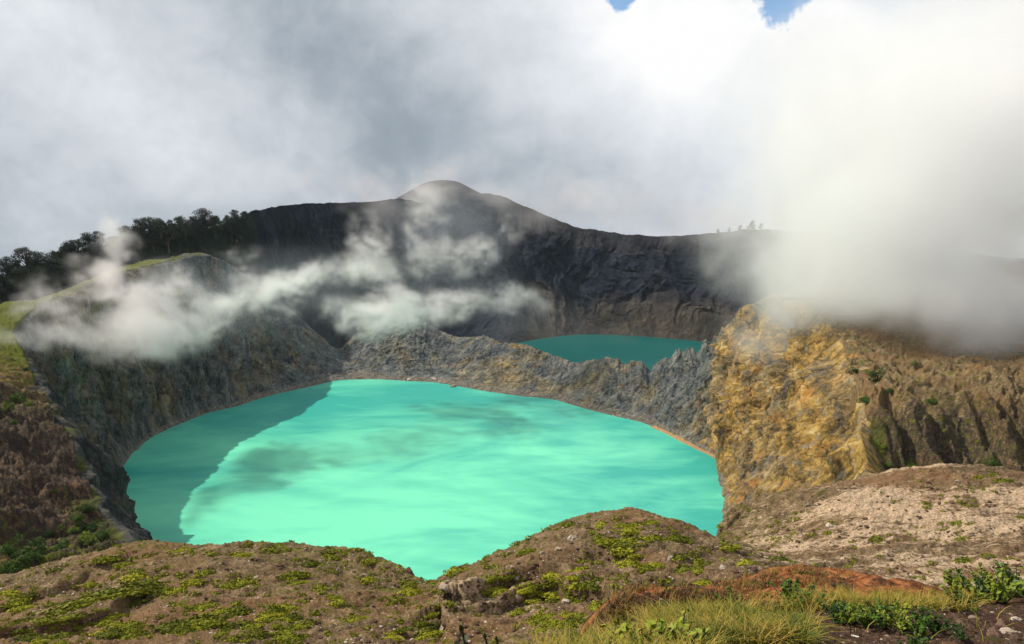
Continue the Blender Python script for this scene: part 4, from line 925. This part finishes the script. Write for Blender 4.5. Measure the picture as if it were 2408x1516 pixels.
cloud('steam', (-300, 270, -118), (60, 840, 40), 2.1,
  [(95,790,300,70,60,24,.75),(150,800,330,60,50,22,.7),(165,720,350,70,60,24,.9),(222,655,395,50,55,22,.9),(292,560,405,32,60,16,.95),(265,610,405,45,45,18,.6),(330,700,400,90,75,28,1.15),(400,785,395,90,60,25,.75),(425,640,405,70,50,22,.7),(480,725,405,80,60,25,.95),
   (270,790,370,120,60,24,.8),(560,605,425,45,45,18,.6),(600,680,425,95,60,26,.85),(715,665,440,100,50,24,.75),(840,640,455,85,55,24,.8),(905,715,470,65,45,20,.6),(985,570,485,55,90,22,.55),(1010,480,520,50,60,22,.5),(860,560,465,60,50,20,.45),
   (1080,620,500,90,60,22,.5),(1180,560,520,60,45,20,.35),(860,760,480,130,55,28,.6),(1010,750,500,120,50,25,.55),(1160,740,520,110,50,22,.4),(690,750,455,90,40,20,.45),(560,560,430,60,30,16,.3)],
  M_steam, .105, .022, 2.0, 'thin white steam drifting across the far crater wall and the left rim', .19, sharp=.95, fine_a=3.8)
cloud('low_cloud', (30, 240, -82), (470, 600, 150), 3.4,
  [(2000,610,390,230,150,60,1.0),(2230,480,400,330,260,90,1.1),(2320,690,360,260,110,60,1.0),(1870,650,410,120,80,40,.75),(2150,250,430,300,260,90,1.0),(1870,400,440,190,180,70,.7),(1830,760,395,170,70,35,.62),(1880,500,420,230,190,80,.7),(1760,650,410,130,80,40,.5),(1960,670,385,170,70,35,1.1),(2250,660,375,260,80,35,1.2),(2100,700,330,330,55,40,.7),(1850,250,460,220,220,90,.6),(2010,560,500,330,90,60,1.0),(2300,500,520,360,120,60,1.0),(1850,520,450,90,60,40,.6),
   (2420,780,330,170,60,40,.6),(2480,200,430,300,300,90,1.1),(1760,570,430,100,60,35,.5),(1980,735,370,120,50,30,.6),(2200,770,360,140,45,30,.5)],
  M_fog, .043, .013, 2.3, 'dense white cloud rolling over the right crater rim', .24, (91, 17, 5), .8, 3.0, 2.6)
#__ENDCLOUDS__

def build_haze():
    hz = [(x_, y_, z_) for z_ in (-700, 140) for y_ in (-150, 1500) for x_ in (-1300, 1300)]
    me = bpy.data.meshes.new('haze'); me.from_pydata(hz, [], [(0,2,3,1),(4,5,7,6),(0,1,5,4),(2,6,7,3),(0,4,6,2),(1,3,7,5)])
    m = bpy.data.materials.new('haze_air'); m.use_nodes = True; t = m.node_tree; t.nodes.clear()
    o = t.nodes.new('ShaderNodeOutputMaterial'); v = t.nodes.new('ShaderNodeVolumePrincipled')
    v.inputs['Color'].default_value = (.82, .90, 1., 1); v.inputs['Density'].default_value = .00003; t.links.new(v.outputs[0], o.inputs['Volume'])
    me.materials.append(m); tag(link('haze', me), kind='stuff')
build_haze()
# ------------------------------------------------------------------ sun, sky, camera
SUN_AZ = math.radians(17); SUN_EL = math.radians(47)      # sun stands to the left, a little ahead
sv = Vector((-math.cos(SUN_EL) * math.cos(SUN_AZ), math.cos(SUN_EL) * math.sin(SUN_AZ), math.sin(SUN_EL)))
sl = bpy.data.lights.new('sun', 'SUN'); sl.energy = 5.0; sl.angle = math.radians(.55); sl.color = (1, .925, .79)
so = link('sun', sl); so.rotation_euler = sv.to_track_quat('Z', 'Y').to_euler()
w = bpy.data.worlds.new('World'); sc.world = w; w.use_nodes = True
t = w.node_tree; t.nodes.clear()
class WN(NT):
    def __init__(s, t): s.t = t; s.out = s.n('ShaderNodeOutputWorld')
k = WN(t)
sky = k.n('ShaderNodeTexSky', sky_type='NISHITA', dust_density=0.0, ozone_density=4.0, sun_disc=False, sun_elevation=SUN_EL, sun_rotation=math.atan2(sv.x, sv.y))
g = k.n('ShaderNodeTexCoord').outputs['Generated']
def dirv(u, v):
    q = Vector(P(u, v, 1)); return q.normalized()
def blob(u, v, size):           # soft cloud mass in a given direction of the sky
    d = dirv(u, v); dp = k.n('ShaderNodeVectorMath', operation='DOT_PRODUCT', inp={0: g, 1: tuple(d)}).outputs['Value']
    kk = 1 / (math.radians(size) ** 2)
    return k.math('POWER', 2.718, k.math('MULTIPLY', k.math('SUBTRACT', dp, 1.0), 2 * kk))
n1 = k.noise(k.n('ShaderNodeMapping', inp={'Vector': g, 'Scale': (1, 1, 1.5)}).outputs[0], 3.2, 6, .55, .35)
n2 = k.noise(g, 9.0, 6, .6, .4)
val = k.math('ADD', k.math('MULTIPLY', k.math('SUBTRACT', n1, .5), .8), k.math('MULTIPLY', k.math('SUBTRACT', n2, .5), .30))
for (u, v, s_, a) in [(1500, 100, 8, .36), (1750, 60, 7, .25), (1150, 60, 9, .16), (2300, 200, 13, .30), (60, 60, 11, .12), (350, 310, 6, .16), (1250, 400, 13, -.12), (550, 180, 8, -.11), (880, 260, 6, -.07), (120, 520, 8, -.16), (1050, 560, 12, -.10), (2200, 500, 12, .12), (1880, 380, 9, .06), (620, 500, 7, .06)]:
    val = k.math('ADD', val, k.math('MULTIPLY', blob(u, v, s_), a))
val = k.math('ADD', val, k.math('ADD', k.math('MULTIPLY', k.math('SUBTRACT', k.noise(g, 22.0, 5, .6, .6), .5), .20), .51))
cc = k.ramp(val, [(.0, (.20, .245, .30)), (.3, (.33, .385, .445)), (.55, (.60, .64, .69)), (.80, (.82, .85, .89)), (1., (1.0, 1.0, 1.0))])
hole = k.math('MAXIMUM', blob(1458, -14, 1.3), blob(1840, -20, 2.1))
hole = k.ramp(k.math('ADD', hole, k.math('MULTIPLY', k.math('SUBTRACT', k.noise(g, 26.0, 5, .6, .8), .5), 1.1)), [(.42, 0.), (.60, 1.)])
bg1 = k.n('ShaderNodeBackground', inp={'Color': cc, 'Strength': 1.0})
bg2 = k.n('ShaderNodeBackground', inp={'Color': sky.outputs[0], 'Strength': .14})
mx = k.n('ShaderNodeMixShader', inp={0: hole, 1: bg1.outputs[0], 2: bg2.outputs[0]})
k.l(mx.outputs[0], k.out.inputs['Surface'])

cam = bpy.data.cameras.new('camera'); cam.sensor_width = 36; cam.lens = 36 * F / 2408; cam.clip_end = 12000; cam.clip_start = .1
co = link('camera', cam); co.rotation_euler = (PI / 2 - PITCH, 0, 0); sc.camera = co
sc.view_settings.view_transform = 'Standard'; sc.view_settings.look = 'None'; sc.view_settings.exposure = 0; sc.view_settings.gamma = 1
sc.cycles.max_bounces = 14; sc.cycles.diffuse_bounces = 2; sc.cycles.glossy_bounces = 2; sc.cycles.volume_bounces = 12; sc.cycles.transparent_max_bounces = 96
sc.cycles.use_adaptive_sampling = True; sc.cycles.adaptive_threshold = .02
sc.cycles.use_denoising = True
